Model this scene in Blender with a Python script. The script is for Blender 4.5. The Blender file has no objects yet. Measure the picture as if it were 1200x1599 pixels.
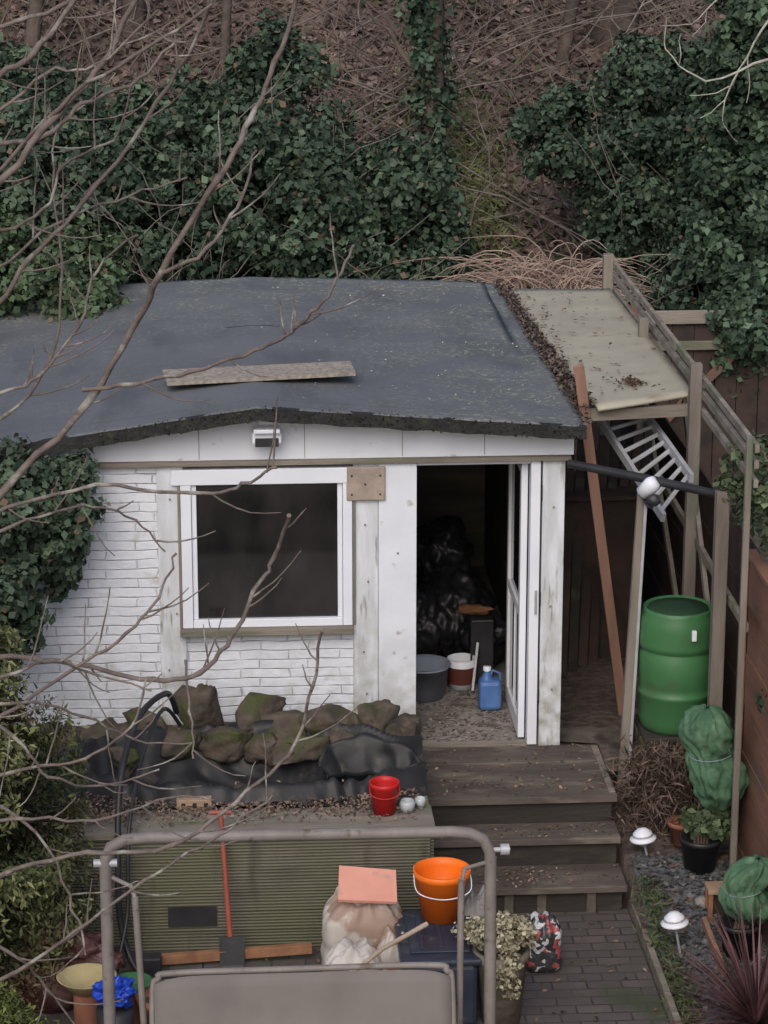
import bpy, math, random
import numpy as np
from mathutils import Vector, noise, Matrix
random.seed(7); rng=np.random.default_rng(7)
S=bpy.context.scene
S.view_settings.view_transform='Standard'; S.view_settings.look='None'; S.view_settings.exposure=0
COL=bpy.context.collection

# ---------------------------------------------------------------- materials
def newmat(name):
    m=bpy.data.materials.new(name); m.use_nodes=True
    nt=m.node_tree; b=nt.nodes['Principled BSDF']
    return m,nt,b
def N(nt,t,**k):
    n=nt.nodes.new(t)
    for a,v in k.items():
        if a in n.inputs: n.inputs[a].default_value=v
        else: setattr(n,a,v)
    return n
def c4(c): return (c[0],c[1],c[2],1)
def noisemix(nt,co,scale,lo,hi,detail=6,dist=0.0):
    n=N(nt,'ShaderNodeTexNoise'); n.inputs['Scale'].default_value=scale; n.inputs['Detail'].default_value=detail
    n.inputs['Distortion'].default_value=dist
    nt.links.new(co,n.inputs['Vector'])
    r=N(nt,'ShaderNodeMapRange'); r.inputs['From Min'].default_value=lo; r.inputs['From Max'].default_value=hi
    nt.links.new(n.outputs['Fac'],r.inputs['Value'])
    return r.outputs['Result'],n.outputs['Fac']
def mix(nt,f,a,b):
    m=N(nt,'ShaderNodeMix'); m.data_type='RGBA'
    def s(i,v):
        if isinstance(v,bpy.types.NodeSocket): nt.links.new(v,m.inputs[i])
        else: m.inputs[i].default_value=c4(v)
    if isinstance(f,bpy.types.NodeSocket): nt.links.new(f,m.inputs[0])
    else: m.inputs[0].default_value=f
    s(6,a); s(7,b)
    return m.outputs[2]
def mth(nt,op,a,b):
    m=N(nt,'ShaderNodeMath',operation=op)
    for i,v in enumerate((a,b)):
        if isinstance(v,bpy.types.NodeSocket): nt.links.new(v,m.inputs[i])
        else: m.inputs[i].default_value=v
    return m.outputs[0]
def coord(nt,stretch=(1,1,1)):
    tc=N(nt,'ShaderNodeNewGeometry')
    mp=N(nt,'ShaderNodeMapping'); mp.inputs['Scale'].default_value=stretch
    nt.links.new(tc.outputs['Position'],mp.inputs['Vector'])
    return mp.outputs['Vector']
def mat(name,c1,c2,scale=8,rough=.8,bump=.3,bscale=None,c3=None,s3=3,lo3=.55,hi3=.65,stretch=(1,1,1),lo=.35,hi=.65,spec=.3,metal=0,grime=None):
    m,nt,b=newmat(name); co=coord(nt,stretch)
    f,_=noisemix(nt,co,scale,lo,hi)
    col=mix(nt,f,c1,c2)
    if c3 is not None:
        f3,_=noisemix(nt,co,s3,lo3,hi3)
        col=mix(nt,f3,col,c3)
    if grime: # algae and splashed dirt near the base: (z_top,z_bottom,amount,colour)
        g=coord(nt); sx=N(nt,'ShaderNodeSeparateXYZ'); nt.links.new(g,sx.inputs[0])
        mr=N(nt,'ShaderNodeMapRange'); mr.inputs['From Min'].default_value=grime[0]; mr.inputs['From Max'].default_value=grime[1]; mr.inputs['To Max'].default_value=grime[2]
        nt.links.new(sx.outputs['Z'],mr.inputs['Value']); f4,_=noisemix(nt,g,8,.38,.62)
        col=mix(nt,mth(nt,'MULTIPLY',mr.outputs[0],f4),col,grime[3])
    nt.links.new(col,b.inputs['Base Color'])
    b.inputs['Roughness'].default_value=rough; b.inputs['Specular IOR Level'].default_value=spec; b.inputs['Metallic'].default_value=metal
    if bump:
        _,h=noisemix(nt,co,bscale or scale*3,0,1,8)
        bp=N(nt,'ShaderNodeBump'); bp.inputs['Strength'].default_value=bump; bp.inputs['Distance'].default_value=.02
        nt.links.new(h,bp.inputs['Height']); nt.links.new(bp.outputs['Normal'],b.inputs['Normal'])
    return m

GR=(.9,.0,.75,(.24,.24,.16))
WHITE=mat('white_paint',(.71,.735,.80),(.63,.655,.72),3,.6,.12,25,c3=(.40,.39,.36),s3=9,lo3=.66,hi3=.74,grime=GR)
WOODW=mat('weathered_white_wood',(.66,.685,.74),(.52,.54,.57),4,.75,.3,30,c3=(.30,.30,.26),s3=6,lo3=.61,hi3=.72,stretch=(4,4,.6),grime=(1.2,.0,.85,(.22,.22,.15)))
UPVC=mat('white_upvc',(.74,.765,.83),(.67,.695,.76),2,.35,0)
GREYW=mat('grey_wood',(.235,.205,.175),(.14,.12,.105),6,.85,.4,40,c3=(.12,.135,.09),s3=4,stretch=(1,1,.2))
GREYWH=mat('grey_wood_flat',(.265,.235,.195),(.155,.138,.115),6,.85,.4,40,c3=(.13,.138,.09),s3=4,stretch=(.2,1,1))
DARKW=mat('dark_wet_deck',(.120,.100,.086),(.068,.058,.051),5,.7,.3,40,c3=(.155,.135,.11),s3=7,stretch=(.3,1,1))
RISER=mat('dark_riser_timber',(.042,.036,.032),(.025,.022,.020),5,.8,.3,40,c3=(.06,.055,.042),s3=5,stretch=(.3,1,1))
PINKW=mat('reddish_timber',(.30,.175,.13),(.20,.115,.085),5,.8,.3,30,stretch=(1,1,.2))
ORANGEW=mat('orange_timber',(.32,.165,.09),(.19,.095,.055),7,.8,.3,30)
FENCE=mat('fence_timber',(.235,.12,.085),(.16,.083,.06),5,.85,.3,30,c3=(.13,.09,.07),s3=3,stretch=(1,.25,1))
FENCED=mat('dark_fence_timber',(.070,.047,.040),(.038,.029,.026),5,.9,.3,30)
BLACK=mat('black_plastic',(.020,.020,.023),(.035,.035,.039),4,.4,.1,20)
SACKB=mat('black_bin_liner',(.014,.014,.017),(.022,.022,.026),4,.38,.4,9,spec=.35)
LINER=mat('pond_liner_rubber',(.017,.018,.020),(.028,.028,.030),3,.45,.3,7,c3=(.065,.055,.045),s3=7,lo3=.60,hi3=.70,spec=.25)
METAL=mat('grey_brown_metal',(.23,.205,.19),(.175,.155,.145),8,.5,.05,c3=(.12,.10,.08),s3=14,lo3=.6,hi3=.7)
ALU=mat('aluminium',(.44,.45,.48),(.35,.36,.38),8,.45,.05,metal=.2)
ROCK=mat('mossy_rock',(.105,.083,.065),(.038,.032,.028),8,.9,1.0,16,c3=(.058,.068,.024),s3=4,lo3=.52,hi3=.64)
SOIL=mat('soil',(.085,.062,.048),(.042,.033,.027),10,.95,.8,30,c3=(.19,.15,.12),s3=22,lo3=.6,hi3=.68)
CONC=mat('concrete',(.28,.26,.24),(.18,.165,.15),6,.9,.3,30,c3=(.11,.095,.08),s3=4)
SLABM=mat('dirty_slab',(.15,.13,.11),(.085,.072,.062),6,.9,.3,30,c3=(.05,.042,.035),s3=4)
TERRA=mat('terracotta',(.32,.14,.085),(.21,.09,.06),5,.7,.2,20)
CLAY=mat('red_glazed_clay',(.120,.048,.043),(.060,.028,.028),6,.45,.3,14,c3=(.20,.12,.11),s3=7)
FLEECE=mat('green_fleece',(.085,.17,.098),(.048,.110,.064),5,.85,.6,16,c3=(.12,.21,.13),s3=9,lo3=.55,hi3=.7)
BUTT=mat('green_plastic',(.050,.158,.060),(.040,.125,.048),3,.45,.04,10,c3=(.06,.105,.05),s3=5,lo3=.55,hi3=.75,spec=.4)
RED=mat('red_plastic',(.56,.020,.022),(.46,.017,.017),3,.4,0)
ORANGE=mat('orange_plastic',(.86,.18,.015),(.76,.15,.012),3,.4,.03)
SALMON=mat('salmon_plastic',(.74,.36,.27),(.68,.31,.23),5,.55,.1,c3=(.55,.30,.24),s3=7)
NAVY=mat('navy_plastic',(.026,.032,.055),(.04,.048,.07),4,.3,.1,c3=(.11,.11,.11),s3=9,lo3=.60,hi3=.75)
BLUEP=mat('blue_plastic',(.10,.20,.44),(.06,.14,.36),4,.35,.2)
BLUES=mat('bright_blue_plastic',(.02,.07,.50),(.015,.045,.36),8,.3,.5)
GREYP=mat('grey_blue_plastic',(.26,.29,.36),(.20,.225,.28),4,.5,.1)
SACK=mat('compost_sack',(.60,.56,.52),(.48,.44,.40),3,.45,.22,16,c3=(.33,.24,.19),s3=2.6,lo3=.52,hi3=.56)
SACKY=mat('sack_print_yellow',(.62,.54,.20),(.50,.42,.16),8,.5,.2,c3=(.35,.20,.10),s3=26,lo3=.55,hi3=.58)
SACKR=mat('sack_print_red',(.46,.09,.06),(.38,.07,.05),8,.6,.3)
SACKW=mat('sack_print_white',(.66,.66,.66),(.60,.60,.60),8,.5,.2,c3=(.20,.15,.12),s3=30,lo3=.56,hi3=.59)
FABRIC=mat('swing_fabric',(.190,.172,.162),(.168,.152,.143),2,.9,.1,300,c3=(.145,.131,.124),s3=3,lo3=.5,hi3=.8)
OSB=mat('osb_board',(.34,.30,.255),(.20,.175,.15),28,.9,.5,40)
GLASSD,nt_,b_=newmat('dark_window_glass'); b_.inputs['Roughness'].default_value=.05
cg=coord(nt_,(1,1,.55)); fg,_=noisemix(nt_,cg,2.2,.38,.72); nt_.links.new(mix(nt_,fg,(.010,.0095,.010),(.044,.040,.040)),b_.inputs['Base Color'])
JAR=mat('frosted_glass',(.50,.53,.56),(.40,.43,.46),5,.15,0)
def rubmat():
    m,nt,b=newmat('patchwork_rubbish_bag'); co=coord(nt); v=N(nt,'ShaderNodeTexVoronoi'); v.inputs['Scale'].default_value=26
    nz=N(nt,'ShaderNodeTexNoise'); nz.inputs['Scale'].default_value=9; nt.links.new(co,nz.inputs['Vector']); va=N(nt,'ShaderNodeVectorMath',operation='MULTIPLY_ADD'); va.inputs[1].default_value=(.15,.15,.15); nt.links.new(nz.outputs['Color'],va.inputs[0]); nt.links.new(co,va.inputs[2]); nt.links.new(va.outputs[0],v.inputs['Vector'])
    sp=N(nt,'ShaderNodeSeparateColor'); nt.links.new(v.outputs['Color'],sp.inputs[0])
    w=mth(nt,'GREATER_THAN',sp.outputs[0],.66); r=mth(nt,'GREATER_THAN',sp.outputs[1],.88)
    col=mix(nt,w,(.035,.035,.04),(.50,.51,.53)); col=mix(nt,r,col,(.32,.07,.07)); nt.links.new(col,b.inputs['Base Color']); b.inputs['Roughness'].default_value=.35
    bp=N(nt,'ShaderNodeBump'); bp.inputs['Strength'].default_value=.7; _,h=noisemix(nt,co,14,0,1); nt.links.new(h,bp.inputs['Height']); bp.inputs['Distance'].default_value=.03; nt.links.new(bp.outputs[0],b.inputs['Normal']); return m
RUBB=rubmat()
def brickmat():
    m,nt,b=newmat('white_painted_brick')
    g=N(nt,'ShaderNodeNewGeometry'); sx=N(nt,'ShaderNodeSeparateXYZ'); cx=N(nt,'ShaderNodeCombineXYZ')
    nt.links.new(g.outputs['Position'],sx.inputs[0])
    nz=N(nt,'ShaderNodeTexNoise'); nz.inputs['Scale'].default_value=4; nz.inputs['Detail'].default_value=1; nt.links.new(g.outputs['Position'],nz.inputs['Vector'])
    zz=mth(nt,'ADD',mth(nt,'MULTIPLY',nz.outputs['Fac'],.022),sx.outputs['Z'])
    xx=mth(nt,'ADD',mth(nt,'ADD',sx.outputs['X'],sx.outputs['Y']),mth(nt,'MULTIPLY',nz.outputs['Fac'],.10))
    nt.links.new(xx,cx.inputs[0]); nt.links.new(zz,cx.inputs[1])
    br=N(nt,'ShaderNodeTexBrick'); nt.links.new(cx.outputs[0],br.inputs['Vector'])
    br.offset=.37; br.inputs['Scale'].default_value=1; br.inputs['Brick Width'].default_value=.34; br.inputs['Row Height'].default_value=.066
    br.inputs['Mortar Size'].default_value=.0065; br.inputs['Mortar Smooth'].default_value=1
    br.inputs['Color1'].default_value=(.71,.735,.80,1); br.inputs['Color2'].default_value=(.65,.675,.74,1); br.inputs['Mortar'].default_value=(.55,.57,.62,1)
    f,_=noisemix(nt,g.outputs['Position'],6,.60,.74)
    col=mix(nt,f,br.outputs['Color'],(.48,.48,.47))
    mr=N(nt,'ShaderNodeMapRange'); mr.inputs['From Min'].default_value=.9; mr.inputs['From Max'].default_value=.1; mr.inputs['To Max'].default_value=.5
    nt.links.new(sx.outputs['Z'],mr.inputs['Value']); f2,_=noisemix(nt,g.outputs['Position'],9,.4,.65)
    col=mix(nt,mth(nt,'MULTIPLY',mr.outputs[0],f2),col,(.30,.31,.24))
    nt.links.new(col,b.inputs['Base Color']); b.inputs['Roughness'].default_value=.65
    # joints are softened and part-filled with paint: their depth varies along the wall
    fd,_=noisemix(nt,g.outputs['Position'],7,.30,.65,2)
    bp=N(nt,'ShaderNodeBump'); bp.inputs['Distance'].default_value=.015; bp.inputs['Strength'].default_value=.75; bp.invert=True
    nt.links.new(mth(nt,'MULTIPLY',br.outputs['Fac'],fd),bp.inputs['Height'])
    b2=N(nt,'ShaderNodeBump'); b2.inputs['Distance'].default_value=.02; b2.inputs['Strength'].default_value=.45
    _,h=noisemix(nt,g.outputs['Position'],18,0,1); nt.links.new(h,b2.inputs['Height']); nt.links.new(bp.outputs[0],b2.inputs['Normal'])
    nt.links.new(b2.outputs[0],b.inputs['Normal']); return m
BRICK=brickmat()
def roofmat():
    m,nt,b=newmat('roofing_felt'); co=coord(nt)
    f,_=noisemix(nt,co,1.3,.35,.65); col=mix(nt,f,(.118,.124,.140),(.092,.098,.111))
    fa,_=noisemix(nt,co,120,.45,.75); col=mix(nt,fa,col,(.155,.16,.17))
    fw,_=noisemix(nt,coord(nt,(1,.35,1)),2.6,.5,.75); col=mix(nt,fw,col,(.074,.079,.087))
    sx=N(nt,'ShaderNodeSeparateXYZ'); nt.links.new(co,sx.inputs[0])
    mr=N(nt,'ShaderNodeMapRange'); mr.inputs['From Min'].default_value=-.8; mr.inputs['From Max'].default_value=1.1; mr.inputs['To Min'].default_value=.15; mr.inputs['To Max'].default_value=.9
    nt.links.new(sx.outputs['X'],mr.inputs['Value'])
    my=N(nt,'ShaderNodeMapRange'); my.inputs['From Min'].default_value=1.2; my.inputs['From Max'].default_value=4.4; my.inputs['To Max'].default_value=.9
    nt.links.new(sx.outputs['Y'],my.inputs['Value'])
    reg=mth(nt,'MAXIMUM',mr.outputs[0],my.outputs[0])
    fs,_=noisemix(nt,co,26,.55,.63,3); fb,_=noisemix(nt,co,2.5,.36,.58)
    col=mix(nt,mth(nt,'MULTIPLY',mth(nt,'MULTIPLY',reg,fb),.4),col,(.165,.175,.145))
    k=mth(nt,'MULTIPLY',mth(nt,'MULTIPLY',fs,reg),fb)
    col=mix(nt,k,col,(.27,.285,.22))
    w=mth(nt,'PINGPONG',sx.outputs['Y'],.52); l=mth(nt,'LESS_THAN',w,.006); col=mix(nt,mth(nt,'MULTIPLY',l,.45),col,(.05,.053,.06))
    nt.links.new(col,b.inputs['Base Color']); b.inputs['Roughness'].default_value=.7; b.inputs['Specular IOR Level'].default_value=.3
    bp=N(nt,'ShaderNodeBump'); bp.inputs['Strength'].default_value=.3; bp.inputs['Distance'].default_value=.03
    _,h=noisemix(nt,co,2.2,0,1,10); nt.links.new(h,bp.inputs['Height']); nt.links.new(bp.outputs[0],b.inputs['Normal'])
    return m
ROOF=roofmat()
MOSS=mat('mossy_felt_edge',(.020,.020,.021),(.032,.031,.030),9,.9,.8,30,c3=(.040,.046,.024),s3=12,lo3=.58,hi3=.70)
SHEET=mat('weathered_roof_sheet',(.37,.345,.27),(.31,.29,.23),2.5,.75,.12,20,c3=(.22,.18,.13),s3=4,lo3=.58,hi3=.76)
def deckmat():
    m,nt,b=newmat('ribbed_decking'); co=coord(nt)
    f,_=noisemix(nt,coord(nt,(.5,1,3)),4,.35,.65); col=mix(nt,f,(.20,.182,.145),(.115,.108,.084))
    f2,_=noisemix(nt,co,1.6,.42,.6); col=mix(nt,f2,col,(.145,.148,.090))
    w=N(nt,'ShaderNodeTexWave'); w.bands_direction='Z'; w.inputs['Scale'].default_value=15; w.inputs['Distortion'].default_value=.25; w.inputs['Detail Scale'].default_value=.7
    nt.links.new(co,w.inputs['Vector'])
    col=mix(nt,w.outputs['Fac'],mix(nt,.6,col,(.03,.03,.022)),col)
    f5,_=noisemix(nt,coord(nt,(2.5,1,.5)),3,.55,.75); col=mix(nt,f5,col,(.06,.056,.045))
    nt.links.new(col,b.inputs['Base Color']); b.inputs['Roughness'].default_value=.85
    bp=N(nt,'ShaderNodeBump'); bp.inputs['Strength'].default_value=.6; bp.inputs['Distance'].default_value=.008
    nt.links.new(w.outputs['Fac'],bp.inputs['Height']); nt.links.new(bp.outputs[0],b.inputs['Normal']); return m
DECK=deckmat()
def pavermat():
    m,nt,b=newmat('brick_pavers'); co=coord(nt)
    br=N(nt,'ShaderNodeTexBrick'); nt.links.new(co,br.inputs['Vector'])
    br.inputs['Scale'].default_value=1; br.inputs['Brick Width'].default_value=.21; br.inputs['Row Height'].default_value=.105; br.inputs['Mortar Size'].default_value=.006
    br.inputs['Color1'].default_value=(.125,.103,.100,1); br.inputs['Color2'].default_value=(.088,.076,.076,1); br.inputs['Mortar'].default_value=(.035,.032,.03,1)
    f,_=noisemix(nt,co,5,.4,.65); col=mix(nt,f,br.outputs['Color'],(.080,.075,.068))
    f2,_=noisemix(nt,co,2,.55,.7); col=mix(nt,f2,col,(.06,.068,.042))
    nt.links.new(col,b.inputs['Base Color']); b.inputs['Roughness'].default_value=.5
    bp=N(nt,'ShaderNodeBump'); bp.invert=True; bp.inputs['Distance'].default_value=.02; nt.links.new(br.outputs['Fac'],bp.inputs['Height']); nt.links.new(bp.outputs[0],b.inputs['Normal'])
    return m
PAVER=pavermat()
def groundmat():
    m,nt,b=newmat('earth_and_litter'); co=coord(nt)
    f,_=noisemix(nt,co,14,.35,.65,10); col=mix(nt,f,(.115,.085,.073),(.055,.042,.037))
    f2,_=noisemix(nt,co,.55,.5,.62); col=mix(nt,f2,col,(.17,.13,.11))
    f3,_=noisemix(nt,co,.9,.60,.70); col=mix(nt,f3,col,(.075,.08,.042))
    nt.links.new(col,b.inputs['Base Color']); b.inputs['Roughness'].default_value=.95
    bp=N(nt,'ShaderNodeBump'); bp.inputs['Distance'].default_value=.1; bp.inputs['Strength'].default_value=.7
    _,h=noisemix(nt,co,9,0,1,10); nt.links.new(h,bp.inputs['Height']); nt.links.new(bp.outputs[0],b.inputs['Normal']); return m
GROUND=groundmat()
GRAVEL=mat('slate_gravel',(.13,.135,.14),(.05,.052,.056),34,.8,1.0,40,c3=(.07,.056,.045),s3=3)
def leafmat(name,rough=.45,spec=.4):
    m,nt,b=newmat(name); a=N(nt,'ShaderNodeAttribute'); a.attribute_name='Col'
    nt.links.new(a.outputs['Color'],b.inputs['Base Color']); b.inputs['Roughness'].default_value=rough; b.inputs['Specular IOR Level'].default_value=spec; return m
LEAF=leafmat('ivy_leaves',.6,.22); DRY=leafmat('dry_leaves',.9,.1)
BARK=mat('tree_bark',(.185,.150,.135),(.105,.083,.075),12,.85,.4,50,c3=(.29,.275,.245),s3=9)
BARKD=mat('dark_bark',(.12,.095,.08),(.065,.053,.046),6,.9,.6,20)
PALE=mat('pale_lichen_bark',(.42,.42,.37),(.26,.24,.20),12,.9,.4,30)
BRUSH=mat('brown_stems',(.17,.125,.105),(.10,.073,.062),6,.9,0)
GREYST=mat('grey_stems',(.22,.195,.175),(.13,.112,.10),6,.9,0)
STRAW=mat('straw_stems',(.46,.345,.29),(.28,.205,.17),4,.9,0)

# ---------------------------------------------------------------- helpers
def group(name):
    e=bpy.data.objects.new(name,None); COL.objects.link(e); e.empty_display_size=.2; return e
def fin(o,m,parent,bevel=0,smooth=False):
    if m: o.data.materials.append(m)
    if parent: o.parent=parent
    if bevel:
        b=o.modifiers.new('b','BEVEL'); b.width=bevel; b.segments=2; b.limit_method='ANGLE'
    if smooth:
        for p in o.data.polygons: p.use_smooth=True
    return o
def meshobj(name,v,f,m=None,parent=None,bevel=0,smooth=False):
    me=bpy.data.meshes.new(name); me.from_pydata([tuple(q) for q in v],[],f); me.update()
    o=bpy.data.objects.new(name,me); COL.objects.link(o); return fin(o,m,parent,bevel,smooth)
def box(name,x0,x1,y0,y1,z0,z1,m,parent=None,bevel=.004):
    v=[(x,y,z) for z in(z0,z1) for y in(y0,y1) for x in(x0,x1)]
    f=[(0,2,3,1),(4,5,7,6),(0,1,5,4),(2,6,7,3),(0,4,6,2),(1,3,7,5)]
    return meshobj(name,v,f,m,parent,bevel)
def beam(name,a,b,w,t,m,parent=None,up=(0,0,1),bevel=.003):
    a=Vector(a);b=Vector(b);d=(b-a).normalized();u=Vector(up)
    if abs(d.dot(u))>.95:u=Vector((0,1,0))
    s=d.cross(u).normalized();u=s.cross(d)
    v=[p+s*(w/2*i)+u*(t/2*j) for p in(a,b) for i,j in((-1,-1),(1,-1),(1,1),(-1,1))]
    return meshobj(name,v,[(0,1,2,3),(7,6,5,4),(0,4,5,1),(1,5,6,2),(2,6,7,3),(3,7,4,0)],m,parent,bevel)
def tube(name,chains,m,parent=None,res=3):
    cu=bpy.data.curves.new(name,'CURVE'); cu.dimensions='3D'; cu.bevel_depth=1; cu.bevel_resolution=res; cu.use_fill_caps=True
    for pts in chains:
        s=cu.splines.new('POLY'); s.points.add(len(pts)-1)
        for i,p in enumerate(pts):
            s.points[i].co=(p[0],p[1],p[2],1); s.points[i].radius=p[3]
    o=bpy.data.objects.new(name,cu); COL.objects.link(o); cu.materials.append(m)
    if parent:o.parent=parent
    return o
def smoothpath(pts,n=6):
    out=[]
    P=[Vector(p) for p in pts]
    for i in range(len(P)-1):
        p0=P[max(i-1,0)];p1=P[i];p2=P[i+1];p3=P[min(i+2,len(P)-1)]
        for k in range(n):
            t=k/n
            out.append(.5*((2*p1)+(p2-p0)*t+(2*p0-5*p1+4*p2-p3)*t*t+(3*p1-p0-3*p2+p3)*t**3))
    out.append(P[-1]); return out
def lathe(name,prof,loc,m,parent=None,seg=32,wob=0,smooth=True,solid=0,tilt=None):
    v=[];f=[]
    for i,(r,z) in enumerate(prof):
        for k in range(seg):
            a=2*math.pi*k/seg; rr=r
            if wob: rr=r*(1+wob*noise.noise(Vector((math.cos(a)*1.6+loc[0]*3,math.sin(a)*1.6+loc[1]*3,z*7))))
            v.append(Vector((rr*math.cos(a),rr*math.sin(a),z)))
    for i in range(len(prof)-1):
        for k in range(seg):
            k2=(k+1)%seg; f.append((i*seg+k,i*seg+k2,(i+1)*seg+k2,(i+1)*seg+k))
    if tilt: v=[Matrix.Rotation(tilt[0],3,'X')@(Matrix.Rotation(tilt[1],3,'Y')@q) for q in v]
    v=[q+Vector(loc) for q in v]
    o=meshobj(name,v,f,m,parent,0,smooth)
    if solid:
        s=o.modifiers.new('s','SOLIDIFY'); s.thickness=solid
    return o
def lump(name,loc,scale,m,parent=None,amp=.25,freq=1.5,sub=4,seed=0,flat=False,rot=0,facet=False):
    import bmesh
    bm=bmesh.new(); bmesh.ops.create_icosphere(bm,subdivisions=sub,radius=1)
    rs=random.Random(seed*17+3); cuts=[(Vector((rs.gauss(0,1),rs.gauss(0,1),rs.gauss(0,1))).normalized(),rs.uniform(.55,.85)) for _ in range(9)] if facet else []
    for q in bm.verts:
        p=q.co.copy(); n=p.normalized()
        if flat:
            mx=max(abs(p.x),abs(p.y),abs(p.z)); p=p.lerp(p/mx*.85,.6)
        d=1+amp*noise.fractal(n*freq+Vector((seed*7.1,seed*3.3,seed)),1,2,4)
        p*=d
        for c,h in cuts:
            e=p.dot(c)-h
            if e>0: p-=c*e*.9
        q.co=Vector((p.x*scale[0],p.y*scale[1],p.z*scale[2]))
    bmesh.ops.rotate(bm,verts=bm.verts,cent=(0,0,0),matrix=Matrix.Rotation(rot,3,'Z'))
    bmesh.ops.translate(bm,verts=bm.verts,vec=loc)
    me=bpy.data.meshes.new(name); bm.to_mesh(me); bm.free()
    o=bpy.data.objects.new(name,me); COL.objects.link(o); return fin(o,m,parent,0,True)
def sackmesh(name,x,y,z,rx,ry,h,m,parent,seed=0,lean=0,open_top=True):
    """a filled plastic sack: rounded-square section, slumped body, gathered crumpled neck"""
    seg=80;rows=34;v=[];f=[]
    for i in range(rows+1):
        t=i/rows
        body=min(1,.80+1.6*t)*(1 if t<.7 else 1-.50*((t-.7)/.3)**1.5)*(1-.05*math.exp(-((t-.45)/.06)**2))
        if t<.04: body*=.6+.4*t/.04
        for k in range(seg):
            a=2*math.pi*k/seg; c,s=math.cos(a),math.sin(a)
            q=(abs(c)**3.6+abs(s)**3.6)**(-1/3.6)
            w=1+.06*noise.noise(Vector((c*1.4+seed*9,s*1.4,t*3)))+(.008+.07*max(0,t-.6)/.4)*math.sin(a*13+4*noise.noise(Vector((c,s,t*2+seed))))+.018*noise.noise(Vector((c*5,s*5+seed,t*9)))
            r=body*q*w
            v.append((x+rx*r*c+lean*t,y+ry*r*s,z+h*t+.03*h*noise.noise(Vector((c*2,s*2,seed)))*t+(.05*h*math.sin(a*5+seed) if t>.93 else 0)))
    for i in range(rows):
        for k in range(seg):
            k2=(k+1)%seg; f.append((i*seg+k,i*seg+k2,(i+1)*seg+k2,(i+1)*seg+k))
    n0=len(v); v.append((x+lean,y,z+h*(.88 if open_top else 1.0)))
    for k in range(seg): f.append((rows*seg+k,rows*seg+(k+1)%seg,n0))
    return meshobj(name,v,f,m,parent,0,True)
def panel(name,x,y,rx,ry,z0,z1,a0,a1,m,parent,off=1.06):
    v=[]
    for j in range(8):
        for i in range(12):
            s=i/11;t=j/7; a=-math.pi/2+a0+(a1-a0)*s; q=(abs(math.cos(a))**3.6+abs(math.sin(a))**3.6)**(-1/3.6)
            v.append((x+rx*off*q*math.cos(a),y+ry*off*q*math.sin(a)-.004,z0+(z1-z0)*t))
    return meshobj(name,v,[(j*12+i,j*12+i+1,(j+1)*12+i+1,(j+1)*12+i) for j in range(7) for i in range(11)],m,parent,0,True)

def quads(name,V,C,m,parent=None):
    n=len(V); me=bpy.data.meshes.new(name)
    me.vertices.add(n*4); me.vertices.foreach_set('co',V.reshape(-1).astype(np.float32))
    me.loops.add(n*4); me.loops.foreach_set('vertex_index',np.arange(n*4,dtype=np.int32))
    me.polygons.add(n); me.polygons.foreach_set('loop_start',np.arange(0,n*4,4,dtype=np.int32))
    me.polygons.foreach_set('loop_total',np.full(n,4,dtype=np.int32))
    me.update(calc_edges=True)
    ca=me.color_attributes.new('Col','FLOAT_COLOR','POINT')
    c=np.ones((n,4,4),dtype=np.float32); c[:,:,:3]=C[:,None,:]
    ca.data.foreach_set('color',c.reshape(-1))
    o=bpy.data.objects.new(name,me); COL.objects.link(o); me.materials.append(m)
    if parent:o.parent=parent
    return o
def unit(a): return a/np.maximum(np.linalg.norm(a,axis=-1,keepdims=True),1e-6)
def leafquads(P,Nn,size,aspect=.75,jit=.6,droop=.3):
    n=len(P); Nn=unit(Nn+rng.normal(0,jit,(n,3)))
    t=unit(np.cross(Nn,rng.normal(0,1,(n,3)))); t[:,2]-=droop; t=unit(t-Nn*np.sum(t*Nn,axis=1,keepdims=True))
    b=np.cross(Nn,t); s=(size*rng.uniform(.5,1.35,n))[:,None]
    return np.stack([P-t*s*.5, P+b*s*.5*aspect-t*s*.1+Nn*s*.08, P+t*s*.55, P-b*s*.5*aspect-t*s*.1+Nn*s*.08],axis=1)
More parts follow.
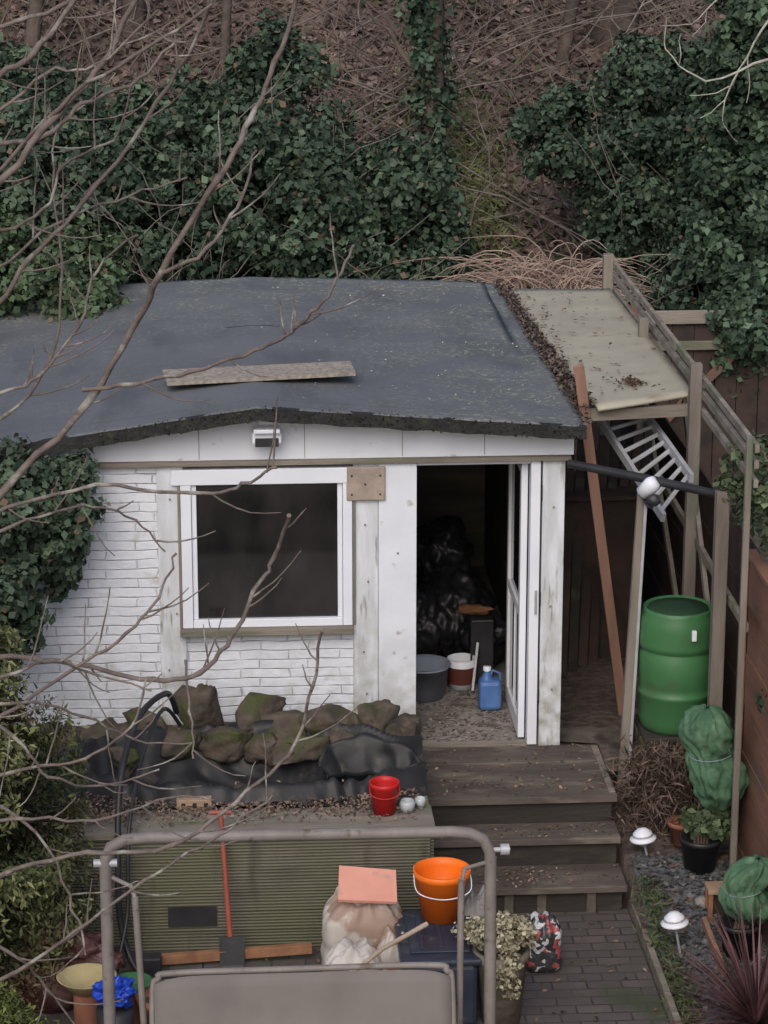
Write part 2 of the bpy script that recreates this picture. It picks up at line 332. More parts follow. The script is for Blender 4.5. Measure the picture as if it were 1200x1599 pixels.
def leafmass(name,blobs,n,size,lo,hi,clump=.22,k=40,m=None,parent=None,aspect=.8,jit=.6,droop=.35,fill=.25,tint=None):
    B=np.array(blobs,float); vol=(B[:,3]*B[:,5]+B[:,4]*B[:,5]+B[:,3]*B[:,4]); w=vol/vol.sum()
    Ps=[];Ns=[];Cs=[]
    lo=np.array(lo);hi=np.array(hi)
    for i,b in enumerate(B):
        nb=int(n*w[i]); kk=max(6,int(k*w[i]*len(B)))
        d=unit(rng.normal(0,1,(kk,3))); rad=rng.uniform(.58,1.12,(kk,1))
        cc=d*rad*b[3:6]+b[:3]; cr=clump*rng.uniform(.4,1.4,kk); cb=rng.uniform(0,1,kk)
        idx=rng.integers(0,kk,nb); dd=unit(rng.normal(0,1,(nb,3)))
        r=rng.uniform(0,1,(nb,1))**.45
        off=dd*r*cr[idx][:,None]; off[:,2]*=.85
        P=cc[idx]+off; No=unit(dd*.8+d[idx]*.6+np.array([0,-.1,.5]))
        f=rng.uniform(0,1,nb)<fill
        q=unit(rng.normal(0,1,(nb,3)))*(rng.uniform(.2,1,(nb,1))**.5)*b[3:6]*.95+b[:3]; P=np.where(f[:,None],q,P)
        br=.55*cb[idx]+.45*rng.uniform(0,1,nb); br=np.where(f,br*.4,br)*(.45+.55*r[:,0]**2)  # inner and fill leaves darkened: shade within the foliage put into leaf colour
        Ps.append(P);Ns.append(No);Cs.append(lo+(hi-lo)*br[:,None])
    P=np.concatenate(Ps);No=np.concatenate(Ns);C=np.concatenate(Cs)
    C=C*rng.uniform(.75,1.25,(len(C),1))
    if tint is not None:
        t=rng.uniform(0,1,len(C))<tint[0]; C[t]=np.array(tint[1])*rng.uniform(.6,1.3,(t.sum(),1))
    return quads(name,leafquads(P,No,size,aspect,jit,droop),C,m or LEAF,parent)

# ---------------------------------------------------------------- world / sun / camera
W=bpy.data.worlds.new('World'); S.world=W; W.use_nodes=True; nt=W.node_tree
sky=nt.nodes.new('ShaderNodeTexSky'); sky.sky_type='NISHITA'; sky.sun_disc=False
sky.sun_elevation=math.radians(42); sky.sun_rotation=math.radians(195); sky.air_density=1; sky.dust_density=4; sky.ozone_density=1.3
bg=nt.nodes['Background']; bg.inputs['Strength'].default_value=.15
nt.links.new(sky.outputs[0],bg.inputs['Color'])
sl=bpy.data.lights.new('sun','SUN'); sl.energy=1.15; sl.angle=math.radians(50); sl.color=(1,.975,.96)
so=bpy.data.objects.new('sun',sl); COL.objects.link(so); so.rotation_euler=(math.radians(48),0,math.radians(-15))
cd=bpy.data.cameras.new('camera'); cam=bpy.data.objects.new('camera',cd); COL.objects.link(cam); S.camera=cam
cam.location=(-1.296,-16.852,6.521); cam.rotation_euler=(math.radians(74),0,math.radians(-3.65))
cd.sensor_fit='VERTICAL'; cd.sensor_height=36; cd.lens=4090/1599*36; cd.clip_end=2000

# ---------------------------------------------------------------- ground
def gh(x,y):
    if y>6.8:
        s=(y-6.8); z=.62*s if s<14 else 8.68+.05*(s-14)
        return z+ (.25*noise.noise(Vector((x*.5,y*.5,0))) if s<30 else 0)*min(1,s)
    if x>1.27:
        t=min(1,max(0,(y+2.4)/2.7)); return -.57+.52*t
    return -.60 if y<-.8 else -.06
xs=[-500,-200,-80,-40,-20]+list(np.arange(-14,1.2,.5))+[1.26,1.275]+list(np.arange(1.8,14,.5))+[20,40,80,200,500]
ys=[-500,-200,-80,-40,-22]+list(np.arange(-18,-2.5,1.0))+[-2.4,-1.8,-1.2,-.81,-.5,.3,2,4,6,6.8]+list(np.arange(7.2,22,.5))+[30,60,150,500]
v=[(x,y,gh(x,y)) for y in ys for x in xs]; nx=len(xs)
f=[(j*nx+i,j*nx+i+1,(j+1)*nx+i+1,(j+1)*nx+i) for j in range(len(ys)-1) for i in range(nx-1)]
meshobj('ground',v,f,GROUND,None,0,True)
meshobj('paved_path',[(-6,-18,-.57),(1.25,-18,-.57),(1.25,-1.5,-.57),(-6,-1.5,-.57)],[(0,1,2,3)],PAVER)
meshobj('gravel_bed',[(1.31,-18,-.560),(2.0,-18,-.560),(2.0,-2.4,-.560),(2.0,-1.2,-.325),(1.31,-1.2,-.325),(1.31,-2.4,-.560)],[(0,1,2,5),(5,2,3,4)],GRAVEL)
g=group('path_edging'); box('board',1.26,1.30,-9,-1.6,-.62,-.49,GREYWH,g)
n=3500; P=np.stack([rng.uniform(1.33,1.98,n),rng.uniform(-6,-1.2,n),np.zeros(n)],1); P[:,2]=np.where(P[:,1]>-2.4,-.56+(P[:,1]+2.4)*.196,-.56)+.008
c=rng.uniform(.04,.17,(n,1))*np.array([[1,1,1.04]]); c[rng.uniform(0,1,n)<.22]=np.array([.13,.08,.05])
quads('slate_chips',leafquads(P,np.tile([0,0,1.],(n,1)),.04,.8,.35,0),c,DRY)
n=520; P=np.stack([rng.uniform(-2.2,1.22,n),rng.uniform(-5,-1.7,n),np.full(n,-.56)],1)
quads('fallen_leaves',leafquads(P,np.tile([0,0,1.],(n,1)),.035,.6,.4,0),np.array([.17,.115,.085])*rng.uniform(.3,1.5,(n,1)),DRY)
n=700; P=np.stack([rng.normal(1.36,.05,n),rng.uniform(-3.6,-1.5,n),np.full(n,-.52)],1); P[:,2]+=np.maximum(0,(P[:,1]+2.4)*.19)
quads('grass_weeds',leafquads(P,np.tile([0,-1,.3],(n,1)),.06,.18,.7,-.9),np.array([.075,.10,.045])*rng.uniform(.4,1.4,(n,1)),DRY)

n=76000; X=rng.uniform(-7,8,n);Y=rng.uniform(6.8,19,n)
Z=np.array([gh(a,b) for a,b in zip(X,Y)])+rng.uniform(0,.05,n)
pn=np.array([noise.noise(Vector((a*.7,b*.7,5))) for a,b in zip(X,Y)])
c=np.array([.165,.122,.105])*(rng.uniform(.3,1.5,(n,1))*(1+.9*pn[:,None])); g_=rng.uniform(0,1,n)<.07; c[g_]=[.085,.10,.055]
c=np.clip(c,.012,.4)
quads('leaf_litter',leafquads(np.stack([X,Y,Z],1),np.tile([0,-.4,1.],(n,1)),.10,.7,.5,0),c,DRY)
n=3600; X=rng.normal(1.2,.30,n);Y=rng.normal(10.2,.8,n); Z=np.array([gh(a,b) for a,b in zip(X,Y)])+rng.uniform(0,.10,n)
quads('grass_patch',leafquads(np.stack([X,Y,Z],1),np.tile([0,-1,.3],(n,1)),.11,.2,.6,-.8),np.array([.11,.13,.06])*rng.uniform(.5,1.5,(n,1)),DRY)
ch=[];ch2=[]
for i in range(1300):
    x=random.uniform(-6,7);y=random.uniform(9.3,17); z=gh(x,y); L=random.uniform(.6,3.2); ax=random.gauss(0,.7); r=random.uniform(.004,.015)
    p=[];dx=ax
    for k in range(8):
        t=k/7; p.append((x,y,z,r*(1-.7*t))); dx+=random.gauss(0,.25); x+=dx*L/7; y+=random.gauss(0,.08); z+=L/7*random.uniform(.2,1)
    (ch if random.random()<.65 else ch2).append(p)
g=group('brushwood'); tube('brown_stems',ch,BRUSH,g,1); tube('grey_stems',ch2,GREYST,g,1)
def trunk(x,y,h,r,lean,ivy=0,name='hillside_tree'):
    gp=group(name); z=gh(x,y)-.2; ch=[[(x+lean*t*h+.08*math.sin(t*5),y,z+t*h,r*(1.15-.6*t)) for t in np.linspace(0,1,12)]]
    for k in range(9):
        t=random.uniform(.25,.95); bx=x+lean*t*h; bz=z+t*h; s=random.choice((-1,1)); L=random.uniform(.8,2.2); p=[];px,pz=bx,bz;py=y
        for q in range(6):
            p.append((px,py,pz,r*.35*(1-q/7))); px+=s*L/6*random.uniform(.5,1);pz+=L/6*random.uniform(.2,1.1);py+=random.gauss(0,.08)
        ch.append(p)
    tube('trunk_and_limbs',ch,BARKD,gp,2)
    if ivy:
        bl=[(x+lean*t*h+.05*math.sin(t*9),y,z+t*h,.26*ivy,.28*ivy,.42) for t in np.linspace(.1,1,10)]
        leafmass('ivy_leaves_on_trunk',bl,9000,.075,(.022,.040,.026),(.085,.135,.085),.15,30,parent=gp)
trunk(.85,10.0,6,.11,.0,.75); trunk(3.15,12.6,7,.24,.02); trunk(-2.2,12.5,7,.12,-.03); trunk(1.9,15,7,.09,.05); trunk(-.3,15,7,.08,.03); trunk(4.3,14,7,.13,-.03); trunk(-4.5,13,7,.14,.05);trunk(.2,13.5,6,.06,-.08); trunk(2.5,12.2,6,.07,.10); trunk(-3.4,11.5,6,.08,.12); trunk(-1.3,11.2,6,.05,.04)
lump('fallen_log',(-.35,11.9,gh(-.35,11.9)+.12),(.55,.12,.11),mat('log_bark',(.28,.21,.17),(.17,.125,.10),8),None,.25,2,4,2)

# ---------------------------------------------------------------- ivy masses
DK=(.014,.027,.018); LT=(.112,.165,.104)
BR=(.03,(.13,.095,.065))
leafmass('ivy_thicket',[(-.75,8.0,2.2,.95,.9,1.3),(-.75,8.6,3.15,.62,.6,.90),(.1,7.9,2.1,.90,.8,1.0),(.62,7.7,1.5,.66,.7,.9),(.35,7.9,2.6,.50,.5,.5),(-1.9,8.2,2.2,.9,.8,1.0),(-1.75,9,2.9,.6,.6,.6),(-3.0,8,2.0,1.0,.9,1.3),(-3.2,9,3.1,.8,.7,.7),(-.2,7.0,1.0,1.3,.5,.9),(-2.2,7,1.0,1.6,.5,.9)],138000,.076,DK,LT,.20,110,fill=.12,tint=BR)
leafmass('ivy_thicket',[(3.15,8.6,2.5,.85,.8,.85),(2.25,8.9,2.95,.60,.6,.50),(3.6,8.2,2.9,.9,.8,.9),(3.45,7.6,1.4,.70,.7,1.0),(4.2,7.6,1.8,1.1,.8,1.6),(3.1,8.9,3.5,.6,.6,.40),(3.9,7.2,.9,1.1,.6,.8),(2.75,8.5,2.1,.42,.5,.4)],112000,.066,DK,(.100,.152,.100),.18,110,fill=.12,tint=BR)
ch=[]
for i in range(150):
    c=random.choice([(-.9,7.4,1.2),(.3,7.2,1.0),(-2.2,7.5,1.4),(3.4,7.2,1.0),(3.0,8,1.8),(-.7,7.9,2.4)]); x,y,z=c[0]+random.gauss(0,.5),c[1],c[2]+random.gauss(0,.4); p=[];dx=random.gauss(0,.6);L=random.uniform(.8,2)
    for k in range(7): p.append((x,y-.04*k,z,.008*(1-k/9))); x+=dx*L/7; z+=L/7*random.uniform(.3,1); dx+=random.gauss(0,.2)
    ch.append(p)
tube('thicket_stems',ch,GREYST,None,1)
gp=group('ivy_clad_tree')
tube('trunk',[[(3.75,6.6,-.1,.16),(3.7,6.6,3,.13),(3.8,6.6,6,.08)]],BARKD,gp)
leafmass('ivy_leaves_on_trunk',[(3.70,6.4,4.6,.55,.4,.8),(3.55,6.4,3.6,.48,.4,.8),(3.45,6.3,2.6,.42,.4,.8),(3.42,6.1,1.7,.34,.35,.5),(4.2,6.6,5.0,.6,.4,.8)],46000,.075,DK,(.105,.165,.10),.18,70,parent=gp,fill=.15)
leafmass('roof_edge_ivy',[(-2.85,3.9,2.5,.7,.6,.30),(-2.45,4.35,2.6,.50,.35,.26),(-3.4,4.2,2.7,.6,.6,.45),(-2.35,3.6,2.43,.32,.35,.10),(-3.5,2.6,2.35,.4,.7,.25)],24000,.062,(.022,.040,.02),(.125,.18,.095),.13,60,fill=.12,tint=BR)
leafmass('ivy_bush',[(-2.80,-.35,1.92,.55,.35,.36),(-3.3,-.1,2.1,.5,.4,.35),(-2.42,-.3,1.80,.28,.22,.32),(-2.95,-.5,1.35,.5,.3,.5),(-2.30,-.28,2.02,.16,.16,.16),(-2.35,-.22,1.42,.14,.12,.2)],30000,.058,(.020,.034,.022),(.115,.17,.105),.11,75,fill=.13,tint=BR)
leafmass('trellis_climber',[(2.02,-1.0,2.15,.18,.35,.24),(2.06,-1.5,2.05,.16,.25,.22)],1500,.06,(.035,.05,.025),(.14,.18,.10),.10,20)
leafmass('laurel_shrub',[(2.12,-1.75,.95,.12,.18,.14)],260,.12,(.015,.035,.02),(.06,.11,.07),.08,8,aspect=.4)
ch=[]
for i in range(520):
    x,y,z=1.78+random.gauss(0,.22),7.5+random.gauss(0,.15),1.05+random.uniform(0,.5); a=random.uniform(-1,1); L=random.uniform(.7,1.5); p=[];dx=a*.5;dz=1
    for k in range(9):
        p.append((x,y,z,.0095*(1-k/11))); x+=dx*L/8;z+=dz*L/8; y-=L*.02; dz-=random.uniform(.1,.32); dx+=a*.10+random.gauss(0,.14)
    ch.append(p)
tube('dried_bush',ch,STRAW,None,1)
def conifer():
    gp=group('conifer_bush'); tube('trunk',[[(-3.05,-2.5,-.6,.07),(-3.05,-2.5,1.5,.03)]],BARKD,gp)
    n=95000; K=190; k=rng.integers(0,K,n); ka=rng.uniform(0,2*np.pi,K); kz=rng.uniform(-.5,2.35,K); kb=rng.uniform(.1,1.1,K); kr=rng.uniform(.72,1.12,K)
    a=ka[k]+rng.normal(0,.13,n); u=rng.uniform(0,1,n)
    z=kz[k]+rng.normal(0,.06,n)+.16*u
    t=np.clip((z+.55)/2.95,0,1); R=.86*np.clip(np.minimum((1.04-t)*1.9,1.0),.08,1)
    r=R*kr[k]*(.45+.6*u)
    P=np.stack([-3.0+r*np.cos(a),-2.5+r*np.sin(a),z],1); No=np.stack([np.cos(a),np.sin(a),np.full(n,.6)],1)
    c=np.array([.038,.050,.024])+np.array([.23,.225,.10])*(kb[k]*rng.uniform(.2,1,n)*u**2)[:,None]
    b=(kb[k]<.2); c[b]=np.array([.14,.095,.06])*rng.uniform(.4,1.1,(b.sum(),1))
    quads('foliage',leafquads(P,No,.048,.38,.7,-.5),c,DRY,gp)
conifer()
leafmass('conifer_sprig',[(-2.45,-3.6,-.36,.24,.22,.16),(-2.7,-3.5,-.25,.25,.22,.2),(-2.15,-3.75,-.46,.14,.14,.08)],11000,.038,(.05,.07,.02),(.27,.30,.11),.08,40,m=DRY,aspect=.35)

# ---------------------------------------------------------------- shed
sh=group('garden_shed')
X0,X1=-3.5,.99; YB=4.25
def zt(x): return (2.44-.145*(-1.07-x)) if x<-1.07 else 2.44-.075*(x+1.07)
box('floor_slab',X0,X1,.02,YB,-.12,0.0,CONC,sh)
box('brick_panel_left',X0,-1.73,0,.10,-.06,2.03,BRICK,sh,0)
box('brick_panel_below_window',-1.56,-.43,0.002,.10,-.06,.85,BRICK,sh,0)
box('post_1',-1.735,-1.56,-.025,.09,-.06,2.03,WOODW,sh)
box('post_2',-.43,-.262,-.025,.09,-.06,2.03,WOODW,sh)
box('door_side_board',-.26,-.004,-.035,.09,-.03,2.03,WHITE,sh)
box('door_frame_right',.765,.83,-.03,.09,0,2.03,UPVC,sh)
box('post_3',.845,.995,-.02,.10,-.06,2.03,WOODW,sh)
box('door_frame_head',-.002,.764,-.01,.08,2.0,2.03,UPVC,sh)
def gable(name,y0,y1,zb,top,m,xa,xb):
    xsn=[xa]+[x for x in np.arange(-3.4,xb,.06) if x>xa+.05]+[xb]
    if -1.07 not in xsn: xsn=sorted(xsn+[-1.07])
    v=[];f=[]
    for x in xsn: v+= [(x,y0,zb(x)),(x,y1,zb(x)),(x,y1,top(x)),(x,y0,top(x))]
    for i in range(len(xsn)-1):
        a=i*4;b=a+4
        f+=[(a,b,b+3,a+3),(a+3,b+3,b+2,a+2),(a+1,a+2,b+2,b+1),(a,a+1,b+1,b)]
    f+=[(0,3,2,1),(b,b+1,b+2,b+3)]
    return meshobj(name,v,f,m,sh,0)
gable('fascia_boards',-.02,.08,lambda x:2.062,lambda x:zt(x)-.02,WHITE,X0,X1+.06)
for i,x in enumerate([-2.3,-1.45,-.75,-.1,.45]): box('fascia_joint_%d'%i,x-.002,x+.002,-.0225,-.0205,2.07,zt(x)-.05,GREYW,sh,0)
box('trim_ledge',X0,X1+.04,-.065,.07,2.030,2.060,GREYWH,sh)
gable('roof_edge_lip',-.25,-.19,lambda x:zt(x)-.058+.014*noise.noise(Vector((x*5,0,0)))+.008*noise.noise(Vector((x*22,4,0))),lambda x:zt(x)+.028+.006*noise.noise(Vector((x*4,3,0))),MOSS,X0-.1,1.10)
gable('soffit',-.188,-.022,lambda x:zt(x)-.045,lambda x:zt(x)-.022,GREYWH,X0-.1,1.10)
def roofz(x,y):
    t=(y+.2)/4.6; z=zt(x)+.03
    zb=2.45-.05*abs(x+1.04)*(1.0 if x<-1.04 else .8)
    return z*(1-t)+zb*t+.014*noise.noise(Vector((x*1.7,y*1.7,0)))*min(1,(y+.25)*1.5)+.004*noise.noise(Vector((x*7,y*3,0)))
rx=sorted(list(np.linspace(-3.65,1.10,90))+[-1.07]); ry=list(np.linspace(-.245,4.4,70))
def rX(x,y): return x-.025*max(0,y) if x>.9 else x
v=[(rX(x,y),y,roofz(x,y)) for y in ry for x in rx]; nx=len(rx)
f=[(j*nx+i,j*nx+i+1,(j+1)*nx+i+1,(j+1)*nx+i) for j in range(len(ry)-1) for i in range(nx-1)]
ro=meshobj('roof_felt',v,f,ROOF,sh,0,True); s=ro.modifiers.new('s','SOLIDIFY'); s.thickness=.035; s.offset=-1
def strip(x0,x1,y0,y1,nm,dz=.006):
    xx=np.linspace(x0,x1,24);yy=np.linspace(y0,y1,14)
    v=[(x,y+.012*math.sin(x*5),roofz(x,y)+dz) for y in yy for x in xx]; f=[(j*24+i,j*24+i+1,(j+1)*24+i+1,(j+1)*24+i) for j in range(13) for i in range(23)]
    meshobj(nm,v,f,ROOF,sh,0,True)
strip(-1.25,-.85,2.4,4.38,'felt_ridge_cap',.004)
n=1900; x=rng.uniform(-2.2,1.1,n); P=np.stack([x,rng.uniform(-.262,-.20,n),np.array([zt(a) for a in x])+rng.uniform(-.060,.034,n)],1)
pm=np.array([noise.noise(Vector((a*3,7,0))) for a in x]); cc=np.where(pm[:,None]>.08,np.array([[.055,.062,.034]]),np.array([[.030,.028,.026]]))
quads('moss_clumps',leafquads(P,np.tile([0,-.5,1.],(n,1)),.017,.8,.8,0),cc*rng.uniform(.2,1.4,(n,1)),DRY,sh)
n=1000; y=rng.uniform(-.2,4.4,n); P=np.stack([1.11-.025*y+rng.normal(0,.022,n),y,np.array([roofz(1.08,b) for b in y])+rng.uniform(-.01,.02,n)],1)
quads('edge_debris',leafquads(P,np.tile([0,0,1.],(n,1)),.026,.7,.7,0),np.array([.09,.070,.058])*rng.uniform(.3,1.6,(n,1)),DRY,sh)
n=620; x=-1.0+2.0*rng.uniform(0,1,n)**.6; y=rng.uniform(0,4.3,n); P=np.stack([x,y,np.array([roofz(a,b) for a,b in zip(x,y)])+.008],1)
quads('roof_flecks',leafquads(P,np.tile([0,0,1.],(n,1)),.015,.8,.4,0),np.array([.34,.35,.29])*rng.uniform(.4,1.2,(n,1)),DRY,sh)
box('back_wall',X0,X1,YB-.1,YB,0.001,2.25,GREYWH,sh,0)
box('left_wall',X0+.001,X0+.1,.101,YB-.101,0.001,2.05,BRICK,sh,0)
box('right_wall',X1-.10,X1-.002,.101,YB-.101,0.001,2.27,DARKW,sh,0)
box('window_frame_left',-1.58,-1.51,-.05,.06,.90,1.995,UPVC,sh); box('window_frame_right',-.50,-.437,-.05,.06,.90,1.995,UPVC,sh)
box('window_frame_top',-1.64,-.437,-.055,.06,1.90,2.005,UPVC,sh); box('window_frame_bottom',-1.508,-.502,-.05,.06,.90,.955,UPVC,sh)
box('window_bead_left',-1.508,-1.475,-.03,.03,.956,1.899,UPVC,sh); box('window_bead_right',-.535,-.502,-.03,.03,.956,1.899,UPVC,sh)
box('window_glass',-1.474,-.536,-.012,.01,.957,1.898,GLASSD,sh,0)
box('window_sill',-1.60,-.43,-.10,.02,.853,.897,GREYWH,sh); box('window_side_trim',-1.60,-1.582,-.045,.0,.9,1.9,GREYW,sh)
box('window_side_trim_2',-.435,-.415,-.045,-.0255,.9,1.78,GREYW,sh)
pb=mat('ply_patch',(.36,.30,.25),(.27,.22,.19),9,.85,.3,c3=(.31,.17,.12),s3=5)
box('patch_board',-.475,-.215,-.06,-.036,1.775,2.01,pb,sh,.01)
for i,(a,b) in enumerate([(-.44,1.95),(-.25,1.95),(-.44,1.82),(-.25,1.82),(-.35,1.89)]): box('patch_nail_%d'%i,a-.006,a+.006,-.064,-.0602,b-.006,b+.006,BLACK,sh,0)
for i,(a,b) in enumerate([(-1.65,1.8),(-1.62,1.0),(-1.68,.6),(-.35,1.6),(-.33,1.2),(-.36,.7),(-.34,.4),(.92,1.7),(.91,1.0),(.93,.4),(-.13,1.4)]):
    y=-.0385 if a==-.13 else (-.0285); box('nail_%d'%i,a-.006,a+.006,y-.004,y,b-.006,b+.006,GREYW,sh,0)
dp=.755
box('door_stile_outer',dp-.045,dp,.06,.14,.02,1.98,UPVC,sh); box('door_stile_inner',dp-.045,dp,.78,.86,.02,1.98,UPVC,sh)
for i,(a,b) in enumerate([(.02,.14),(.88,.95),(1.90,1.98)]): box('door_rail_%d'%i,dp-.044,dp-.001,.141,.779,a,b,UPVC,sh)
box('door_glass_low',dp-.026,dp-.018,.141,.779,.141,.879,GLASSD,sh,0); box('door_glass_top',dp-.026,dp-.018,.141,.779,.951,1.899,GLASSD,sh,0)
box('door_bar',dp-.036,dp-.010,.44,.465,.142,.878,UPVC,sh)
box('door_handle',.80,.815,-.045,-.0305,.95,1.12,ALU,sh)
box('threshold',-.003,.764,-.03,.05,-.02,.006,GREYWH,sh)
for i,zz in enumerate([.3,1.0,1.75]): box('hinge_%d'%i,.832,.843,-.028,-.0,zz,zz+.1,BLACK,sh,0)

fl=group('floodlight'); box('housing',-1.10,-.905,-.16,-.06,2.20,2.28,UPVC,fl,.012); box('visor',-1.09,-.915,-.20,-.10,2.282,2.31,UPVC,fl,.006)
box('lens',-1.08,-.925,-.168,-.1605,2.185,2.245,BLACK,fl); box('bracket',-1.02,-.985,-.06,-.021,2.19,2.33,UPVC,fl); box('base_box',-1.06,-.945,-.09,-.021,2.315,2.36,UPVC,fl,.008)
z=roofz(-1,.75)+.02
meshobj('osb_offcut',[(-1.66,.50,z-.03),(-.38,.55,z+.01),(-.40,.88,z+.015),(-1.70,.84,z-.02),(-1.66,.50,z-.005),(-.38,.55,z+.035),(-.40,.88,z+.04),(-1.70,.84,z+.005)],[(3,2,1,0),(4,5,6,7),(0,1,5,4),(1,2,6,5),(2,3,7,6),(3,0,4,7)],OSB)

lathe('storage_tub',[(0,.0),(.14,.0),(.18,.23),(.20,.235),(.185,.25),(.16,.05),(0,.04)],(.13,.98,0.01),GREYP,wob=.08)
g=group('paint_bucket'); lathe('body',[(0,0),(.09,0),(.11,.22),(.10,.225),(.09,.02),(0,.02)],(.42,1.15,.01),UPVC,g); lathe('label',[(.098,.04),(.110,.17)],(.42,1.15,.01),mat('brown_label',(.12,.03,.02),(.10,.03,.02),3),g)
g=group('jerrycan'); box('body',.50,.66,.62,.76,.01,.23,BLUEP,g,.03); lathe('neck',[(.05,.225),(.022,.275),(.022,.30),(0,.30)],(.56,.70,0),BLUEP,g); lathe('cap',[(.028,.29),(.028,.32),(0,.32)],(.56,.70,0),UPVC,g)
tube('handle',[[(.58,.70,.23,.01),(.60,.70,.29,.01),(.65,.70,.27,.01),(.655,.70,.21,.01)]],BLUEP,g)
g=group('rubbish_sack')
for i,(a,b,c,s) in enumerate([(.10,1.75,.30,.27),(.42,1.85,.36,.28),(.35,2.1,.72,.24),(.6,1.6,.25,.2)]): lump('sack_%d'%i,(a,b,c),(s,s,s*1.1),SACKB,g,.30,1.6,5,i)
g=group('power_tool'); lump('body',(.52,1.3,.55),(.13,.05,.035),mat('brown_tool',(.20,.09,.045),(.13,.06,.03),8),g,.3,2,4,3); box('crate_below',.49,.66,1.2,1.4,.01,.50,BLACK,g,.01)
beam('white_batten',(.49,1.02,.02),(.54,1.17,.34),.02,.02,ALU)
n=900; P=np.stack([rng.uniform(0,.75,n),rng.uniform(.05,1.1,n),np.full(n,.006)],1)
quads('floor_dust',leafquads(P,np.tile([0,0,1.],(n,1)),.03,.6,.2,0),np.array([.24,.20,.18])*rng.uniform(.3,1.5,(n,1)),DRY,sh)

# ---------------------------------------------------------------- steps / platform
st=group('timber_steps')
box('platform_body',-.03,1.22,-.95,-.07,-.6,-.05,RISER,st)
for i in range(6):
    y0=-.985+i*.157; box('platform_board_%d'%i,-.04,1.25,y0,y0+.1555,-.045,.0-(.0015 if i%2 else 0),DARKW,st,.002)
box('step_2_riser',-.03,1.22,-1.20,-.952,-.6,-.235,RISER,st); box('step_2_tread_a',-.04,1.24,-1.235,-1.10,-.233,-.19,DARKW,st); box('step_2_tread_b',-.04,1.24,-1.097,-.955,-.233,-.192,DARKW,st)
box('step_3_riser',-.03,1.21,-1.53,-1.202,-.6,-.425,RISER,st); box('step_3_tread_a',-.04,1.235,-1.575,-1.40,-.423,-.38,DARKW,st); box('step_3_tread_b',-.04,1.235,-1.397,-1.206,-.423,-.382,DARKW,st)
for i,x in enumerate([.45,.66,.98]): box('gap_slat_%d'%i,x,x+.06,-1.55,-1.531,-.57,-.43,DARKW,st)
box('edge_strip',1.20,1.245,-.94,-.1,.0005,.012,GREYW,st)
n=520; X=rng.uniform(0,1.2,n); r_=rng.uniform(0,1,n); Y=np.where(r_<.4,rng.uniform(-.95,-.05,n),np.where(r_<.65,rng.uniform(-1.2,-1.0,n),rng.uniform(-1.55,-1.25,n))); Z=np.where(r_<.4,.005,np.where(r_<.65,-.185,-.375))
X=np.where(r_>.8,rng.normal(.62,.12,n),X)
quads('step_litter',leafquads(np.stack([X,Y,Z],1),np.tile([0,0,1.],(n,1)),.026,.6,.3,0),np.array([.22,.15,.11])*rng.uniform(.3,1.6,(n,1)),DRY,st)
meshobj('side_slab',[(1.27,-.45,-.045),(1.55,-.40,-.045),(1.45,.4,-.03),(1.02,.35,-.03),(1.02,.1,-.03),(1.27,.05,-.035)],[(0,1,2,3,4,5)],SLABM,None)

# ---------------------------------------------------------------- raised bed
rb=group('raised_bed')
for i in range(6):
    z0=-.57+i*.128; box('cladding_board_%d'%i,-4.2,-.06,-1.95-(.002*(i%2)),-1.92,z0,z0+.126,DECK,rb,.002)
box('cladding_end',-.0595,-.035,-1.93,-1.0,-.57,.2,DECK,rb,.003)
box('cap_board_front',-4.2,-.03,-1.99,-1.80,.199,.235,GREYWH,rb,.005); box('cap_board_back',-4.2,-.03,-1.795,-1.62,.199,.232,GREYWH,rb,.005)
def inpond(x,y): return math.hypot((x+1.15)/1.15,(y+1.02)/.46)
def bedz(x,y): return .17+.05*noise.noise(Vector((x*2,y*2,1)))+.04*max(0,(y+1.2))-(.35 if inpond(x,y)<1.0 else 0)
bx=np.linspace(-4.2,-.05,60);by=np.linspace(-1.9,-.03,30)
meshobj('bed_soil',[(x,y,bedz(x,y)) for y in by for x in bx],[(j*60+i,j*60+i+1,(j+1)*60+i+1,(j+1)*60+i) for j in range(29) for i in range(59)],SOIL,rb,0,True)
box('access_grate',-1.68,-1.38,-1.962,-1.955,-.40,-.27,BLACK,rb,0)
def pond():
    nx,ny=150,70; v=[];f=[]
    for j in range(ny):
        for i in range(nx):
            x=-2.45+2.42*i/(nx-1); y=-1.56+1.08*j/(ny-1)
            r=inpond(x,y)
            z=.26-.26*max(0,1-r*r)**.5+.07*math.exp(-((r-1)/.13)**2)*(1+.7*(y>-1))
            z+=.06*noise.noise(Vector((x*3,y*3,2)))+.03*abs(math.sin(x*6+y*9+5*noise.noise(Vector((x*1.5,y*1.5,0)))))+.012*math.sin(x*31+y*9+9*noise.noise(Vector((x*2,y*2,4))))
            if r>1.08: z-=(r-1.08)*.45
            v.append((x,y,z))
    for j in range(ny-1):
        for i in range(nx-1): f.append((j*nx+i,j*nx+i+1,(j+1)*nx+i+1,(j+1)*nx+i))
    meshobj('pond_liner',v,f,LINER,None,0,True)
pond()
v=[]
for i in range(60):
    t=i/59; a=math.pi*(1.02-.98*t); cx,cy=-.36+.30*math.cos(a),-1.02-.05*math.cos(a)
    for j in range(10):
        s=j/9; hz=.16+(.08+.16*math.sin(math.pi*t))*s; w_=noise.noise(Vector((t*7,s*2,3)))
        v.append((cx+.05*s*math.cos(a)+.02*w_+.010*math.sin(t*30+s*3),cy+.16*math.sin(math.pi*t)*(.5+.7*s)+.012*math.sin(t*24+s*2)+.02*w_,hz+.02*noise.noise(Vector((t*9,5,s)))))
